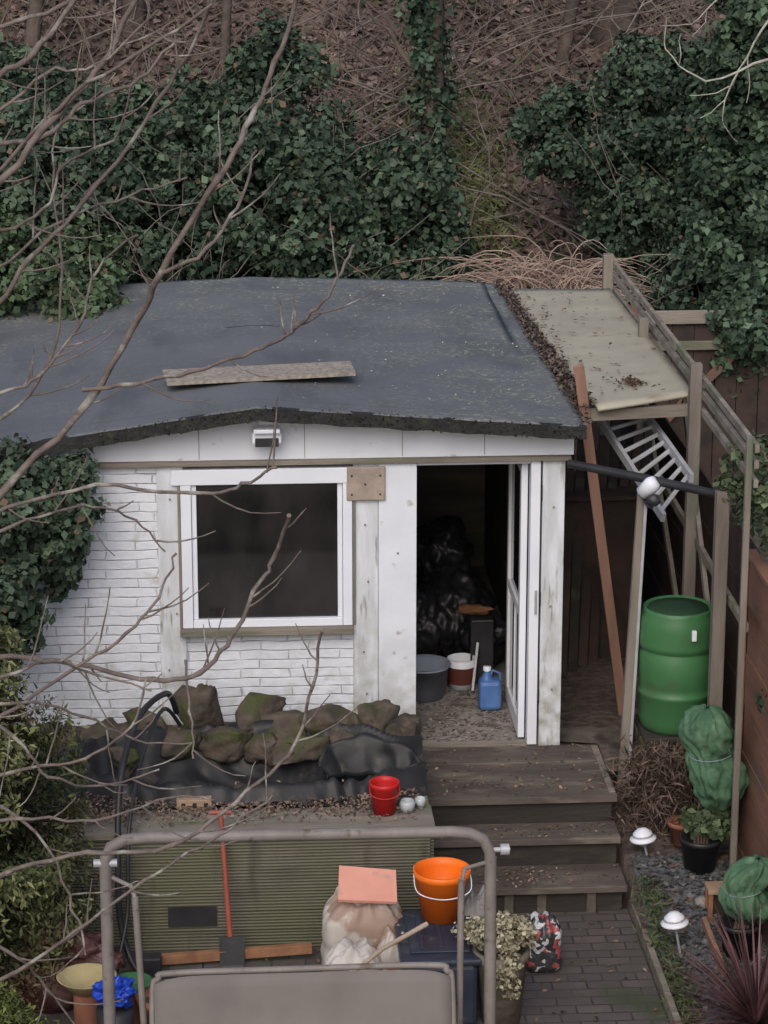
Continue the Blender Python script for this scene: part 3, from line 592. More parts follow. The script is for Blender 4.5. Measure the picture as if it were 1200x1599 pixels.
meshobj('pond_liner_fold',v,[(i*10+j,i*10+j+1,(i+1)*10+j+1,(i+1)*10+j) for i in range(59) for j in range(9)],LINER,None,0,True).modifiers.new('s','SOLIDIFY').thickness=.010
rk=group('rockery')
rocks=[(-1.80,-.48,.34,.18,.12,.13),(-1.47,-.42,.42,.16,.12,.19),(-1.12,-.42,.43,.20,.12,.13),(-1.28,-.60,.30,.18,.10,.12),(-.90,-.52,.34,.16,.13,.16),(-.62,-.5,.38,.24,.12,.12),(-.30,-.45,.33,.16,.13,.14),(-.12,-.55,.28,.13,.12,.15),(-.85,-.68,.26,.23,.10,.10),(-2.1,-.5,.28,.18,.16,.12),(-2.4,-.6,.28,.2,.14,.12),(-1.62,-.62,.27,.16,.11,.12),(-.46,-.66,.26,.15,.1,.11),(-2.0,-.70,.24,.15,.12,.1),(-1.05,-.62,.26,.13,.1,.11)]
for i,r in enumerate(rocks): lump('rock_%d'%i,r[:3],(r[3]*1.1,r[4]*1.1,r[5]*1.12),ROCK,rk,.30,2.0,4,i+1,True,random.uniform(-.8,.8),True)
g=group('brick'); box('body',-1.62,-1.40,-1.60,-1.50,.22,.29,mat('buff_brick',(.38,.26,.18),(.28,.2,.14),14,.9,.4),g,.006)
for i in range(3): box('hole_%d'%i,-1.59+i*.07,-1.565+i*.07,-1.603,-1.6005,.24,.27,BLACK,g,0)
n=3400; X=rng.uniform(-2.6,-.1,n); Y=rng.normal(-1.58,.13,n); P=np.stack([X,Y,.245+.01*rng.uniform(0,1,n)],1)
quads('bed_leaf_litter',leafquads(P,np.tile([0,0,1.],(n,1)),.028,.6,.6,0),np.array([.165,.12,.095])*rng.uniform(.3,1.8,(n,1)),DRY)
def bucket(name,loc,rt,rbm,h,m,hand):
    g=group(name); x,y,z=loc
    lathe('body',[(0,.004),(rbm,.0),(rt*.97,h*.86),(rt*1.0,h*.87),(rt*1.03,h),(rt*.96,h),(rt*.92,h*.85),(rbm*.93,.02),(0,.015)],loc,m,g,40)
    tube('handle',[[(*q,.0035) for q in smoothpath([(x-rt,y,z+h*.9),(x-rt*.9,y-rt*.9,z+h*.72),(x,y-rt*1.12,z+h*.62),(x+rt*.9,y-rt*.9,z+h*.72),(x+rt,y,z+h*.9)])]],hand,g)
    return g
bucket('red_bucket',(-.33,-1.74,.236),.092,.068,.205,RED,RED)
lathe('glass_jar',[(0,0),(.045,0),(.05,.05),(.04,.07),(.036,.07),(.04,.01),(0,.01)],(-.185,-1.72,.236),JAR)
lathe('glass_jar',[(0,0),(.03,0),(.035,.05),(.028,.06),(.024,.06),(.028,.01),(0,.01)],(-.10,-1.66,.236),JAR)

RH=mat('faded_red_handle',(.36,.10,.07),(.28,.075,.055),5,.5,0)
g=group('spade'); tube('shaft',[[(-1.30,-2.10,-.42,.018),(-1.345,-2.0,.36,.015)]],RH,g)
tube('grip',[[(-1.41,-2.0,.37,.014),(-1.28,-2.0,.37,.014)]],RH,g)
meshobj('blade',[(-1.37,-2.12,-.40),(-1.21,-2.12,-.40),(-1.215,-2.18,-.565),(-1.29,-2.2,-.60),(-1.365,-2.18,-.565)],[(0,1,2,3,4)],BLACK,g).modifiers.new('s','SOLIDIFY').thickness=.006
g=group('timber_offcut'); beam('plank',(-1.72,-2.16,-.52),(-.80,-2.10,-.50),.045,.06,ORANGEW,g)
ch=[]
ch.append([(*q,.020) for q in smoothpath([(-1.62,-.9,.62),(-1.68,-1.1,.82),(-1.85,-1.5,.80),(-1.95,-1.9,.55),(-1.97,-2.12,.1),(-1.96,-2.15,-.3),(-1.85,-2.3,-.54),(-1.6,-2.4,-.55)])])
ch.append([(*q,.013) for q in smoothpath([(-1.60,-.95,.55),(-1.70,-1.2,.75),(-1.82,-1.6,.6),(-1.9,-2.05,.3),(-1.92,-2.2,-.2),(-2.0,-2.4,-.5)])])
tube('garden_hose',ch,BLACK)

# ---------------------------------------------------------------- lean-to, trellis, right side
lt=group('lean_to')
v=[];nx,ny=14,30
for j in range(ny):
    for i in range(nx):
        s=i/(nx-1);t=j/(ny-1); x=(1.24*(1-t)+1.09*t)*(1-s)+(1.90*(1-t)+1.93*t)*s; y=.2+4.15*t+.1*s*(1-t); z=2.32+.075*s*(1-t)+.012*noise.noise(Vector((x*2,y*2,0)))
        v.append((x,y,z))
f=[(j*nx+i,j*nx+i+1,(j+1)*nx+i+1,(j+1)*nx+i) for j in range(ny-1) for i in range(nx-1)]
o=meshobj('roof_sheet',v,f,SHEET,lt,0,True); o.modifiers.new('s','SOLIDIFY').thickness=.022
for i,(y,z) in enumerate([(.3,2.25),(2.2,2.25),(4.1,2.25)]): beam('joist_%d'%i,(1.1,y,z),(1.92,y,z+.03),.05,.08,GREYWH,lt)
n=130; yy=rng.uniform(.3,4.3,n); xx=1.2+.7*rng.uniform(0,1,n)**2.2; P=np.stack([xx,yy,np.full(n,2.345)+.05*(xx-1.2)],1)
quads('fallen_leaves_on_sheet',leafquads(P,np.tile([0,0,1.],(n,1)),.04,.6,.2,0),np.array([.13,.085,.06])*rng.uniform(.4,1.5,(n,1)),DRY,lt)
n=90; P=np.stack([rng.normal(1.55,.05,n),rng.normal(.75,.06,n),np.full(n,2.375)],1); quads('leaf_heap',leafquads(P,np.tile([0,0,1.],(n,1)),.04,.6,.5,0),np.array([.10,.065,.05])*rng.uniform(.4,1.5,(n,1)),DRY,lt)
n=1400; yy=rng.uniform(.2,4.3,n); xx=1.17-.03*yy+rng.normal(0,.035,n); P=np.stack([xx,yy,np.full(n,2.35)+rng.uniform(-.02,.012,n)],1)
quads('gutter_debris',leafquads(P,np.tile([0,0,1.],(n,1)),.034,.7,.5,0),np.array([.095,.075,.066])*rng.uniform(.3,1.6,(n,1)),DRY,lt)
tr=group('trellis')
for i,(x,y,z0,z1,w) in enumerate([(1.92,4.4,-.1,2.60,.085),(1.90,.22,-.3,2.62,.08),(1.86,-1.05,-.4,2.08,.085),(1.90,-1.62,-.45,2.58,.04),(1.88,2.3,-.1,2.5,.07)]):
    box('post_%d'%i,x-w/2,x+w/2,y-w/2,y+w/2,z0,z1,GREYW,tr,.006)
for i,(dz,dx) in enumerate([(2.50,.05),(2.40,.05),(2.28,.05)]): beam('rail_%d'%i,(1.92+dx,4.4,dz+.02),(1.90+dx,-1.62,dz),.03,.05,GREYWH,tr)
beam('rail_low',(1.95,2.3,1.4),(1.93,-1.6,1.35),.03,.06,GREYWH,tr)
beam('brace',(1.95,.9,2.2),(1.93,-.9,.5),.03,.07,GREYW,tr)
beam('brace_2',(1.98,2.9,1.9),(1.95,.2,.2),.03,.07,GREYW,tr)
tube('rainwater_pipe',[[(1.00,-.15,2.035,.028),(1.45,-.48,2.015,.03),(1.83,-.8,2.00,.028),(1.90,-.86,2.00,.04)]],BLACK)
g=group('support_post'); beam('post',(1.35,-.5,-.25),(1.44,-.5,1.95),.06,.05,GREYW,g); beam('cable',(1.39,-.535,-.2),(1.46,-.535,1.9),.02,.015,ALU,g)
lathe('security_lamp',[(0,-.08),(.05,-.07),(.055,.03),(.04,.06),(0,.065)],(1.475,-.56,1.98),UPVC,g,24,tilt=(.5,.6)); lathe('lamp_face',[(.045,-.075),(0,-.08)],(1.51,-.60,1.925),BLACK,g,24,tilt=(.5,.6)); lump('black_clip',(1.50,-.60,1.90),(.045,.04,.04),BLACK,g,.1)
beam('leaning_plank',(1.54,.65,-.05),(1.10,.20,2.62),.07,.03,PINKW,None,(0,-1,0))
g=group('ladder'); A0,A1,B0,B1=[Vector(q) for q in [(1.66,1.0,2.13),(1.80,-.30,1.96),(1.33,.9,2.11),(1.62,-.30,1.69)]]
beam('rail_1',A0,A1,.03,.065,ALU,g); beam('rail_2',B0,B1,.03,.065,ALU,g)
for i in range(9):
    t=.05+i*.112; beam('rung_%d'%i,A0.lerp(A1,t),B0.lerp(B1,t),.025,.025,ALU,g)
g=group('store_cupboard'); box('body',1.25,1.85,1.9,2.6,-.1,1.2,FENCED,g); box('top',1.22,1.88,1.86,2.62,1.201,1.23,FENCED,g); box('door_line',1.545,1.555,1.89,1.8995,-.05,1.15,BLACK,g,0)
g=group('timber_pile')
for i in range(9): beam('plank_%d'%i,(1.12+i*.09,1.4+.1*i,-.05),(1.25+i*.085,2.2,1.5+.12*(i%3)),.07,.02,(FENCED,FENCED,RISER)[i%3],g)
fe=group('boundary_fence')
for i in range(7):
    z0=-.62+i*.33; box('board_%d'%i,2.02+.006*(i%2),2.045+.006*(i%2),-9,-1.15,z0,z0+.335,FENCE,fe,.003)
for i,y in enumerate([-1.2,-3.0,-4.8,-6.6]): box('post_%d'%i,1.985,2.018,y,y+.08,-.6,1.72,FENCE,fe)
box('cap',1.99,2.07,-9,-1.15,1.692,1.725,FENCE,fe)
fd=group('side_fence')
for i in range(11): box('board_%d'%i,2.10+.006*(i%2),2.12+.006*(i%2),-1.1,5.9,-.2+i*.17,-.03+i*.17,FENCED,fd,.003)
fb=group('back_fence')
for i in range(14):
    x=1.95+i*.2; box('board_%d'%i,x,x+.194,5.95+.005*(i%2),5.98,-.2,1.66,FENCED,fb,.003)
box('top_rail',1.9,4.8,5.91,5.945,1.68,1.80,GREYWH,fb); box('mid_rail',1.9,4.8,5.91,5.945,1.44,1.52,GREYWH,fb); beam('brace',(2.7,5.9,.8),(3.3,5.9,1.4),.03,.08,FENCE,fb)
box('post',2.35,2.42,5.85,5.9,-.1,1.9,FENCE,fb)
bt=group('water_butt'); x,y=1.70,-.5
R=.255
prof=[(0,.0),(R*.86,.0),(R*.90,.03),(R*.97,.08),(R*.97,.24),(R*1.0,.25),(R*1.0,.275),(R*.945,.285),(R*.99,.33),(R*1.0,.42),(R*.99,.54),(R*.945,.56),(R*.945,.57),(R*1.02,.585),(R*1.02,.61),(R*1.0,.72),(R*.97,.78),(R*.90,.815),(R*.90,.84),(R*.86,.845),(R*.84,.81),(0,.80)]
lathe('body',prof,(x,y,.30),BUTT,bt,56); lathe('lid',[(R*.80,.812),(R*.78,.835),(R*.3,.84),(0,.842)],(x,y,.30),mat('dark_green_lid',(.022,.055,.028),(.015,.04,.02),4,.6),bt)
box('overflow_plug',x+.05,x+.08,y-.275,y-.245,.98,1.05,UPVC,bt,.004)
g=group('butt_stand')
for i,(a,b) in enumerate([(-.17,-.15),(.17,-.15),(-.17,.15),(.17,.15)]): box('block_%d'%i,x+a-.08,x+a+.08,y+b-.08,y+b+.08,-.4,.26,ROCK,g,.01)
box('slab',x-.24,x+.24,y-.24,y+.24,.262,.299,RISER,g,.01)
n=4200; P=np.stack([rng.normal(1.62,.17,n),rng.normal(-.85,.12,n),rng.uniform(-.3,.28,n)],1)
quads('dead_fern',leafquads(P,np.tile([0,-1,.2],(n,1)),.10,.10,.9,.5),np.array([.13,.095,.078])*rng.uniform(.15,1.4,(n,1)),DRY)
def wrapped(x,y,z,h,r,k,zpot):
    g=group('fleece_wrapped_plant')
    pr=[(.02,h*1.0),(r*.34,h*.995),(r*.66,h*.95),(r*.88,h*.84),(r*.93,h*.72),(r*.84,h*.60),(r*.82,h*.54),(r*.94,h*.46),(r*1.0,h*.32),(r*.94,h*.18),(r*.66,h*.06),(r*.36,-.01)]
    pp=smoothpath([(a,b,0) for a,b in pr],7)
    v=[];seg=110
    for q in pp:
        zz=q.y/h
        for s in range(seg):
            a=2*math.pi*s/seg; c_,s_=math.cos(a),math.sin(a)
            d=1+.24*noise.noise(Vector((c_*1.3+k*5,s_*1.3,q.y*4)))
            ph=a*6+5*noise.noise(Vector((c_,s_,q.y*3+k)))
            d+=.12*(abs(math.sin(ph))-.5)+.08*noise.noise(Vector((c_*5,s_*5+k,q.y*18)))+.03*math.sin(q.y*55+a*3+4*noise.noise(Vector((c_*2,s_*2,k))))
            v.append((x+q.x*d*c_+.05*math.sin(zz*4+k),y+q.x*d*s_,z+q.y+.03*noise.noise(Vector((c_*2,s_*2,k+3)))))
    f=[(i*seg+s,i*seg+(s+1)%seg,(i+1)*seg+(s+1)%seg,(i+1)*seg+s) for i in range(len(pp)-1) for s in range(seg)]
    meshobj('fleece',v,f,FLEECE,g,0,True)
    tube('tie',[[(x+r*.86*math.cos(a)+.05*math.sin(.57*4+k),y+r*.86*math.sin(a),z+h*.57+.03*math.sin(a+1),.003) for a in np.linspace(0,6.3,24)]],GREYP,g)
    lathe('pot',[(0,0),(.10,0),(.125,.20),(.135,.20),(.135,.23),(.12,.23),(.11,.19),(0,.18)],(x-.06,y,zpot),BLACK,g)
    tube('stems',[[(x-.06+.02*i,y,zpot+.15,.01),(x-.03+.02*i,y,z+.08,.008)] for i in range(-2,3)],BRUSH,g)
    return g
w=wrapped(1.80,-1.35,.06,.68,.180,1,-.38)
leafmass('lower_leaves',[(1.80,-1.37,-.02,.13,.12,.12)],900,.06,(.03,.05,.02),(.12,.16,.09),.06,14,parent=w)
wrapped(1.89,-2.25,-.32,.40,.15,3,-.56)
def mush(bx,by,bz,cx,cz):
    g=group('solar_garden_light'); tube('stake',[[(bx,by,bz,.008),(cx,by,cz,.008)]],ALU,g)
    t=(0,-.12); lathe('cap_top',[(0,.055),(.03,.05),(.062,.022),(.066,.010),(.05,.010)],(cx,by,cz),UPVC,g,28,tilt=t); lathe('cap_low',[(.035,.008),(.085,-.012),(.088,-.022),(.05,-.026),(.03,-.06),(0,-.062)],(cx,by,cz),UPVC,g,28,tilt=t); lathe('lamp_glass',[(.03,-.05),(.028,.01)],(cx,by,cz),ALU,g,16)
mush(1.46,-1.22,-.52,1.385,-.19); mush(1.47,-2.25,-.58,1.42,-.31)
g=group('wooden_lantern'); x,y,z=1.78,-1.85,-.46
for i,(a,b) in enumerate([(-.07,-.05),(.07,-.05),(-.07,.05),(.07,.05)]): box('post_%d'%i,x+a-.015,x+a+.015,y+b-.015,y+b+.015,z,z+.16,ORANGEW,g)
box('top',x-.09,x+.09,y-.075,y+.075,z+.161,z+.19,mat('pine',(.38,.27,.18),(.28,.19,.12),8),g); box('base',x-.09,x+.09,y-.075,y+.075,z-.03,z-.001,ORANGEW,g); box('core',x-.05,x+.05,y-.03,y+.03,z,z+.16,FENCED,g)
beam('timber_edging_strip',(1.66,-1.95,-.46),(1.68,-2.55,-.53),.03,.06,PINKW)
g=group('terracotta_pot'); lathe('body',[(0,0),(.06,0),(.085,.13),(.095,.13),(.095,.16),(.08,.16),(.07,.12),(0,.11)],(1.66,-1.1,-.30),TERRA,g)
lump('white_stone',(1.70,-1.75,-.42),(.06,.05,.035),CONC,None,.3,2,3,4)
V=[];C=[]
for i in range(190):
    a=random.uniform(0,6.28); L=random.uniform(.45,.85); el=random.uniform(.3,1.35); bx,by,bz=1.74,-3.20,-.55
    d=Vector((math.cos(a)*math.cos(el),math.sin(a)*math.cos(el),math.sin(el))); s=Vector((-math.sin(a),math.cos(a),0))*.012; p=Vector((bx,by,bz)); col=np.array([.125,.065,.072])*random.uniform(.4,1.7)
    for k in range(5):
        q=p+d*L/5; w0=1-k/5.5;w1=1-(k+1)/5.5; V.append([p-s*w0,p+s*w0,q+s*w1,q-s*w1]);C.append(col); p=q; d=(d+Vector((0,0,-.13))).normalized()
quads('purple_cordyline',np.array(V,dtype=float),np.array(C),LEAF)

# ---------------------------------------------------------------- foreground clutter
cs=group('compost_sack'); sackmesh('sack',-.52,-2.44,-.57,.24,.17,.60,SACK,cs,1,.02)
cs2=group('compost_sack'); sackmesh('sack',-.58,-2.76,-.57,.165,.13,.40,SACK,cs2,4,0)
panel('printed_band',-.58,-2.76,.165,.13,-.535,-.49,-.6,.6,SACKR,cs2); panel('printed_panel',-.58,-2.76,.165,.13,-.488,-.39,-.6,.6,SACKY,cs2); panel('printed_text_panel',-.58,-2.76,.165,.13,-.37,-.29,-.35,.45,SACKW,cs2,1.05)
cs3=group('compost_sack'); sackmesh('sack',-.31,-2.68,-.57,.12,.11,.44,SACK,cs3,7,0); panel('printed_panel',-.31,-2.68,.12,.11,-.40,-.28,-.5,.5,SACKR,cs3)
meshobj('salmon_tray',[(-.66,-2.60,.045),(-.31,-2.62,.03),(-.30,-2.36,.12),(-.64,-2.34,.15)],[(0,1,2,3)],SALMON,None).modifiers.new('s','SOLIDIFY').thickness=.02
bx=group('storage_box'); box('body',-.30,.13,-3.08,-2.42,-.565,-.17,NAVY,bx,.03); box('lid',-.325,.155,-3.11,-2.40,-.168,-.12,NAVY,bx,.018); box('lid_panel',-.26,.09,-3.02,-2.50,-.1195,-.105,NAVY,bx,.01)
for i in range(3): box('lid_rib_%d'%i,-.20+i*.11,-.17+i*.11,-2.98,-2.54,-.1045,-.097,NAVY,bx,.003)
bucket('orange_bucket',(-.04,-2.56,-.10),.168,.115,.31,ORANGE,UPVC)
sackmesh('clear_rubbish_sack',.17,-2.42,-.57,.12,.11,.56,mat('carrier_bag',(.34,.33,.33),(.16,.15,.15),6,.4,.6,12),None,11,0)
tube('wooden_pole',[[(-.95,-3.3,-.38,.012),(-.42,-2.98,-.10,.014),(-.15,-2.85,-.01,.016)]],mat('pale_wood',(.46,.37,.29),(.37,.29,.22),6),None)
g=group('stone_planter'); lathe('body',[(0,0),(.11,0),(.15,.40),(.165,.41),(.165,.46),(.14,.46),(.13,.40),(0,.38)],(.27,-3.0,-.57),mat('mossy_stone',(.22,.185,.15),(.12,.11,.085),6,.9,.4,c3=(.11,.12,.07)),g,36,wob=.05)
leafmass('dried_flowers',[(.25,-3.0,.0,.18,.15,.09),(.14,-2.95,-.02,.12,.10,.06),(.30,-3.14,-.18,.07,.05,.18),(.36,-3.02,-.0,.1,.1,.07)],3600,.030,(.12,.10,.065),(.66,.62,.44),.035,70,m=DRY,parent=g,droop=.1,fill=.08)
sackmesh('rubbish_bag',.60,-2.32,-.57,.115,.105,.34,RUBB,None,2,0,False)
g=group('red_clay_ornament')
for i,(a,b,c,s) in enumerate([(-2.38,-3.3,-.20,.2),(-2.15,-3.35,-.26,.15),(-2.5,-3.2,-.02,.12),(-2.0,-3.4,-.32,.1),(-2.28,-3.45,-.10,.10)]): lump('lobe_%d'%i,(a,b,c),(s*1.2,s,s*.7),CLAY,g,.6,2.2,4,i+3)
lathe('base',[(0,0),(.2,0),(.24,.25),(0,.25)],(-2.3,-3.35,-.57),CLAY,g); g.location=(-.06,.80,0)
orn=[]
g=group('blue_plastic_bag'); orn.append(g); lump('bag',(-1.93,-3.75,-.20),(.105,.09,.085),BLUES,g,.5,2.2,5,1); lathe('crate',[(0,-.30),(.09,-.30),(.11,-.03),(0,-.03)],(-1.93,-3.75,-.27),BLACK,g)
g=group('yellow_bowl'); orn.append(g); lathe('bowl',[(0,0),(.10,.01),(.17,.09),(.175,.095),(.16,.09),(.09,.03),(0,.02)],(-2.10,-3.50,-.30),mat('yellow_glaze',(.44,.37,.20),(.34,.28,.15),7,.4),g); lathe('stand',[(.08,-.27),(.08,0)],(-2.10,-3.50,-.30),TERRA,g)
g=group('terracotta_pot'); orn.append(g); lathe('body',[(0,0),(.10,0),(.15,.24),(.165,.24),(.165,.29),(.145,.29),(.13,.2),(0,.2)],(-1.66,-3.60,-.57),TERRA,g); lathe('soil',[(0,.22),(.14,.22)],(-1.66,-3.60,-.57),SOIL,g)
lump('green_bottle',(-1.64,-3.63,-.27),(.04,.04,.09),mat('dark_green',(.04,.12,.09),(.03,.08,.06),5,.4),g,.1); lump('white_cloth',(-1.57,-3.67,-.26),(.05,.04,.03),UPVC,g,.4)
g=group('green_bowl'); orn.append(g); lathe('body',[(0,0),(.08,.01),(.12,.06),(.11,.06),(0,.03)],(-1.84,-3.45,-.33),BUTT,g); lathe('stand',[(.06,-.24),(.06,0)],(-1.84,-3.45,-.33),TERRA,g)
for g in orn: g.location=(-.03,.50,0)
box('cable_box',-1.83,-1.72,-2.30,-2.2,-.57,-.45,BLACK,None,.01)

# swing seat
sw=group('garden_swing_seat')
Y=-4.4; r=.030
def rr(pts,rad): return [(*q,rad) for q in pts]
top=[(-1.93,Y,1.06),(-1.93,Y,1.12),(-1.90,Y,1.19),(-1.83,Y,1.225),(-1.72,Y,1.235),(-.15,Y,1.225),(-.06,Y,1.215),(.01,Y,1.18),(.045,Y,1.11),(.05,Y,1.04)]
tube('canopy_frame',[rr(top,r)],METAL,sw,5)
tube('legs',[rr([(-1.93,Y,1.10),(-1.935,Y-.02,-.57)],.032),rr([(.05,Y,1.08),(.06,Y-.02,-.57)],.032),rr([(-1.78,Y-.1,.95),(-1.74,Y-.15,.0)],.018),rr([(-.11,Y-.1,1.0),(-.12,Y-.15,.0)],.018)],METAL,sw,5)
tube('knobs',[rr([(-1.99,Y,1.10),(-1.87,Y,1.10)],.022),rr([(.02,Y,1.12),(.15,Y,1.12)],.014),rr([(.10,Y,1.12),(.145,Y,1.12)],.03)],ALU,sw,4)
tube('hangers',[rr([(-1.90,Y,1.02),(-1.80,Y-.05,.99),(-1.775,Y-.1,.93)],.012),rr([(.03,Y,1.05),(-.09,Y-.05,1.04),(-.108,Y-.1,.98)],.012)],METAL,sw,4)
tube('back_frame',[rr(smoothpath([(-1.70,Y-.40,-.02),(-1.70,Y-.22,.46),(-1.67,Y-.2,.54),(-1.60,Y-.19,.565),(-.98,Y-.19,.57),(-.28,Y-.19,.57),(-.19,Y-.2,.54),(-.165,Y-.22,.46),(-.165,Y-.4,-.02)],6),.017)],METAL,sw,5)
nx,ny=24,10;v=[]
for j in range(ny):
    for i in range(nx):
        s=i/(nx-1);t=j/(ny-1); v.append((-1.69+1.515*s,Y-.205-.20*t+.03*math.sin(math.pi*s)*math.sin(math.pi*t)-.01,.562-.61*t-(.045*(abs(2*s-1)**10) if t==0 else 0)))
f=[(j*nx+i,j*nx+i+1,(j+1)*nx+i+1,(j+1)*nx+i) for j in range(ny-1) for i in range(nx-1)]
meshobj('back_fabric',v,f,FABRIC,sw,0,True).modifiers.new('s','SOLIDIFY').thickness=.006
meshobj('seat_fabric',[(-1.69,Y-.42,-.06),(-.175,Y-.42,-.06),(-.175,Y-.95,-.10),(-1.69,Y-.95,-.10)],[(0,1,2,3)],FABRIC,sw)
tube('seat_frame',[rr([(-1.70,Y-.4,-.04),(-1.70,Y-.97,-.08),(-.165,Y-.97,-.08),(-.165,Y-.4,-.04)],.018)],METAL,sw)

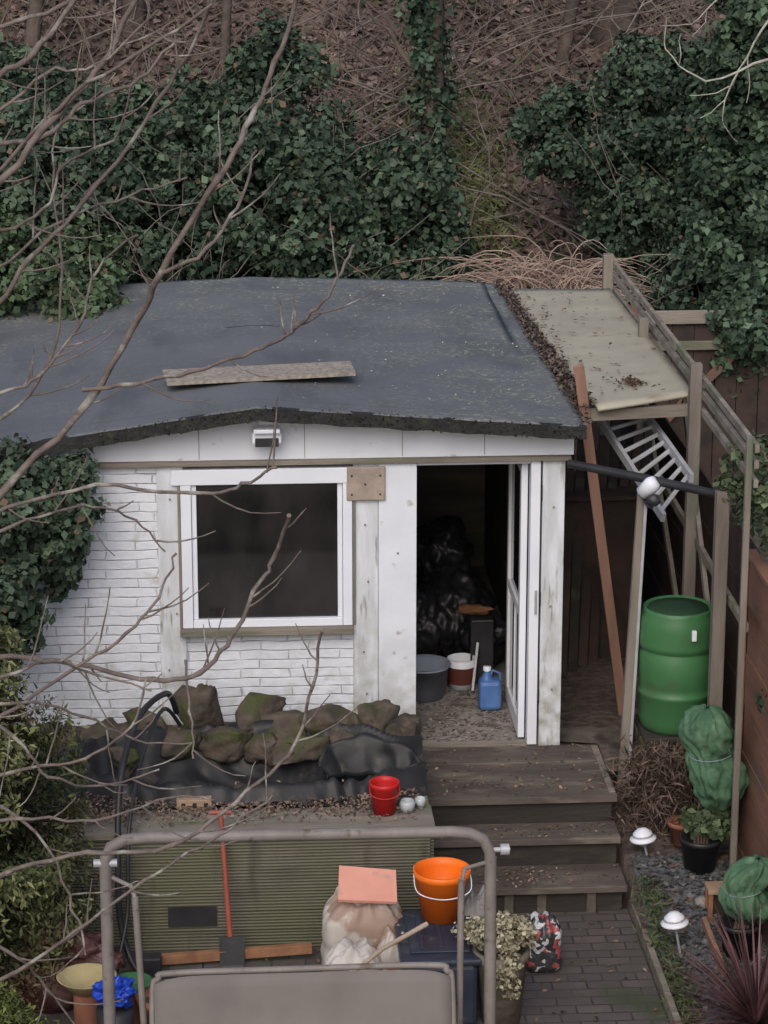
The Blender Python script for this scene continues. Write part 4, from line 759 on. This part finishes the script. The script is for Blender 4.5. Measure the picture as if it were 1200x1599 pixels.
# ---------------------------------------------------------------- bare foreground tree
def tree():
    T=group('bare_tree'); Y=-6.5
    B=[ ([(-2.7,3.1),(-2.21,3.65),(-1.84,4.0),(-1.62,4.37),(-1.52,4.58),(-1.29,4.96),(-1.16,5.17),(-1.06,5.37),(-.95,5.7)],.017,.010,0),
        ([(-1.52,4.57),(-1.35,4.67),(-1.20,4.86),(-1.15,5.03)],.010,.005,0),
        ([(-1.86,4.08),(-1.66,4.1),(-1.42,4.12),(-1.16,4.18),(-1.03,4.26),(-.93,4.38),(-.82,4.52),(-.75,4.63)],.010,.006,.1),
        ([(-2.7,2.7),(-2.3,2.82),(-1.95,2.77),(-1.61,2.73),(-1.40,2.8),(-1.27,2.93),(-1.16,3.1),(-1.08,3.24),(-1.02,3.47)],.013,.009,.3),
        ([(-2.7,1.7),(-2.3,1.86),(-1.9,2.01),(-1.55,2.04),(-1.27,2.19),(-1.03,2.37),(-.93,2.7),(-.89,3.01)],.012,.007,.2),
        ([(-2.7,3.4),(-2.25,3.6),(-1.82,3.68),(-1.4,3.64),(-1.21,3.71),(-1.08,3.81)],.010,.006,-.1),
        ([(-2.7,2.4),(-2.25,2.6),(-1.95,2.84),(-1.71,3.01),(-1.58,3.13),(-1.5,3.29)],.010,.005,.2),
        ([(-1.47,2.78),(-1.45,2.6),(-1.44,2.42)],.006,.004,.3),
        ([(-2.7,4.3),(-2.25,4.82),(-1.95,5.17),(-1.71,5.44),(-1.55,5.75)],.018,.010,-.3),
        ([(-2.7,4.0),(-2.25,4.35),(-2.05,4.6),(-1.82,4.82),(-1.53,5.2),(-1.35,5.5),(-1.29,5.75)],.012,.007,.2),
        ([(-2.7,4.9),(-2.21,5.05),(-1.97,5.1),(-1.82,5.23),(-1.6,5.3),(-1.45,5.45)],.012,.006,.1),
        ([(-2.7,5.0),(-2.2,5.32),(-2.0,5.43),(-1.82,5.65),(-1.7,5.8)],.016,.009,0),
        ([(-2.7,4.2),(-2.21,4.53),(-1.95,4.72),(-1.66,4.8),(-1.42,4.87)],.008,.004,.3),
        ([(-2.7,4.7),(-2.2,4.95),(-1.9,5.25),(-1.6,5.45),(-1.35,5.6),(-1.2,5.7)],.010,.006,-.2),
        ([(-2.7,3.9),(-2.21,4.06),(-2.03,4.14),(-1.87,4.32),(-1.79,4.53),(-1.63,4.7)],.009,.005,.1),
        ([(-2.7,3.2),(-2.2,3.42),(-1.9,3.48),(-1.68,3.38),(-1.55,3.26)],.008,.004,.4),
        ([(-2.7,2.2),(-2.2,2.4),(-1.9,2.5),(-1.69,2.68),(-1.63,2.85)],.009,.004,0),
        ([(-2.7,2.1),(-2.2,2.19),(-1.87,2.16),(-1.55,2.19),(-1.35,2.16)],.009,.004,.2),
        ([(-2.7,2.9),(-2.2,2.98),(-2.0,3.01),(-1.84,2.9),(-1.6,2.84)],.009,.004,-.2),
        ([(-2.7,1.3),(-2.2,1.56),(-1.95,1.8),(-1.66,2.01),(-1.35,2.14),(-1.1,2.3)],.010,.005,-.1),
        ([(-2.7,2.6),(-2.2,2.72),(-1.9,2.6),(-1.7,2.45),(-1.45,2.46)],.008,.0035,.2),
        ([(-2.7,5.3),(-2.2,5.5),(-1.9,5.6),(-1.6,5.75)],.012,.007,.2),
        ([(-2.7,3.7),(-2.2,3.9),(-2.0,4.15),(-1.95,4.5),(-1.98,4.9),(-1.9,5.2)],.009,.004,.4),
        ([(-2.7,1.9),(-2.25,1.65),(-2.1,1.4),(-1.95,1.15)],.009,.004,0),
        ([(-2.7,4.6),(-2.22,4.72),(-2.0,4.8),(-1.9,4.98),(-1.7,5.1),(-1.62,5.3)],.009,.004,0),
        ([(-2.7,5.1),(-2.2,5.18),(-1.95,5.36),(-1.75,5.4),(-1.5,5.62)],.009,.005,-.2),
        ([(-2.7,2.3),(-2.2,2.05),(-2.0,1.75),(-1.93,1.5)],.009,.005,.3),
        ([(-2.7,2.95),(-2.2,2.62),(-2.05,2.4),(-1.8,2.3),(-1.6,2.35)],.009,.004,.1),
      ]
    ch=[];tw=[]
    for pts,r0,r1,yo in B:
        ph=random.uniform(0,6)
        P=smoothpath([(x,Y+yo+.12*math.sin(i*1.3+ph),z) for i,(x,z) in enumerate(pts)],5)
        n=len(P); c=[]
        for i,p in enumerate(P):
            t=i/(n-1); j=.005; knot=1.25 if i%5==0 else 1
            c.append((p.x+random.gauss(0,j),p.y,p.z+random.gauss(0,j),(r0*(1-t)+r1*t)*knot*.92))
        ch.append(c)
        for i in range(4,n-1):
            if random.random()<.24:
                p=P[i]; d=(P[i+1]-P[i]).normalized(); s=random.choice((-1,1)); an=s*random.uniform(.5,1.1)
                dx=d.x*math.cos(an)-d.z*math.sin(an); dz=d.x*math.sin(an)+d.z*math.cos(an); L=random.uniform(.08,.40); q=[];x,y,z=p
                for k in range(6):
                    q.append((x,y,z,.0048*(1-k/9))); dz+=.12; nn=math.hypot(dx,dz); x+=dx/nn*L/6+random.gauss(0,.003); z+=dz/nn*L/6; y+=random.gauss(0,.01)
                tw.append(q)
    tube('branches',ch,BARK,T,2); tube('twigs',tw,BARK,T,1)
    tube('trunk',[[(-3.1,Y,-.6,.13),(-3.0,Y,.8,.11),(-2.85,Y,2.0,.09),(-2.72,Y,3.0,.06),(-2.75,Y,4.2,.045),(-2.7,Y,5.3,.03),(-2.8,Y,6.3,.015)]]+[[(-2.9,Y,1.2,.05),(-2.7,Y,1.3,.02),(-2.65,Y,1.7,.02)]],BARK,T,4)
tree()
ch=[]
def rec(x,y,z,ax,L,r,dep):
    p=[];a=ax
    for k in range(6):
        p.append((x,y,z,r*(1-.1*k))); x+=math.cos(a)*L/6; z+=math.sin(a)*L/6; a+=random.gauss(0,.18); y+=random.gauss(0,.02)
        if dep and k in(2,4): rec(x,y,z,a+random.choice((-.7,.7)),L*.6,r*.6,dep-1)
    ch.append(p)
rec(3.65,5.8,4.1,3.6,.9,.016,2); rec(3.6,5.8,4.6,2.9,.9,.014,2); rec(3.5,5.8,4.4,4.1,.8,.012,1)
tube('lichened_branch',ch,PALE,None,2)
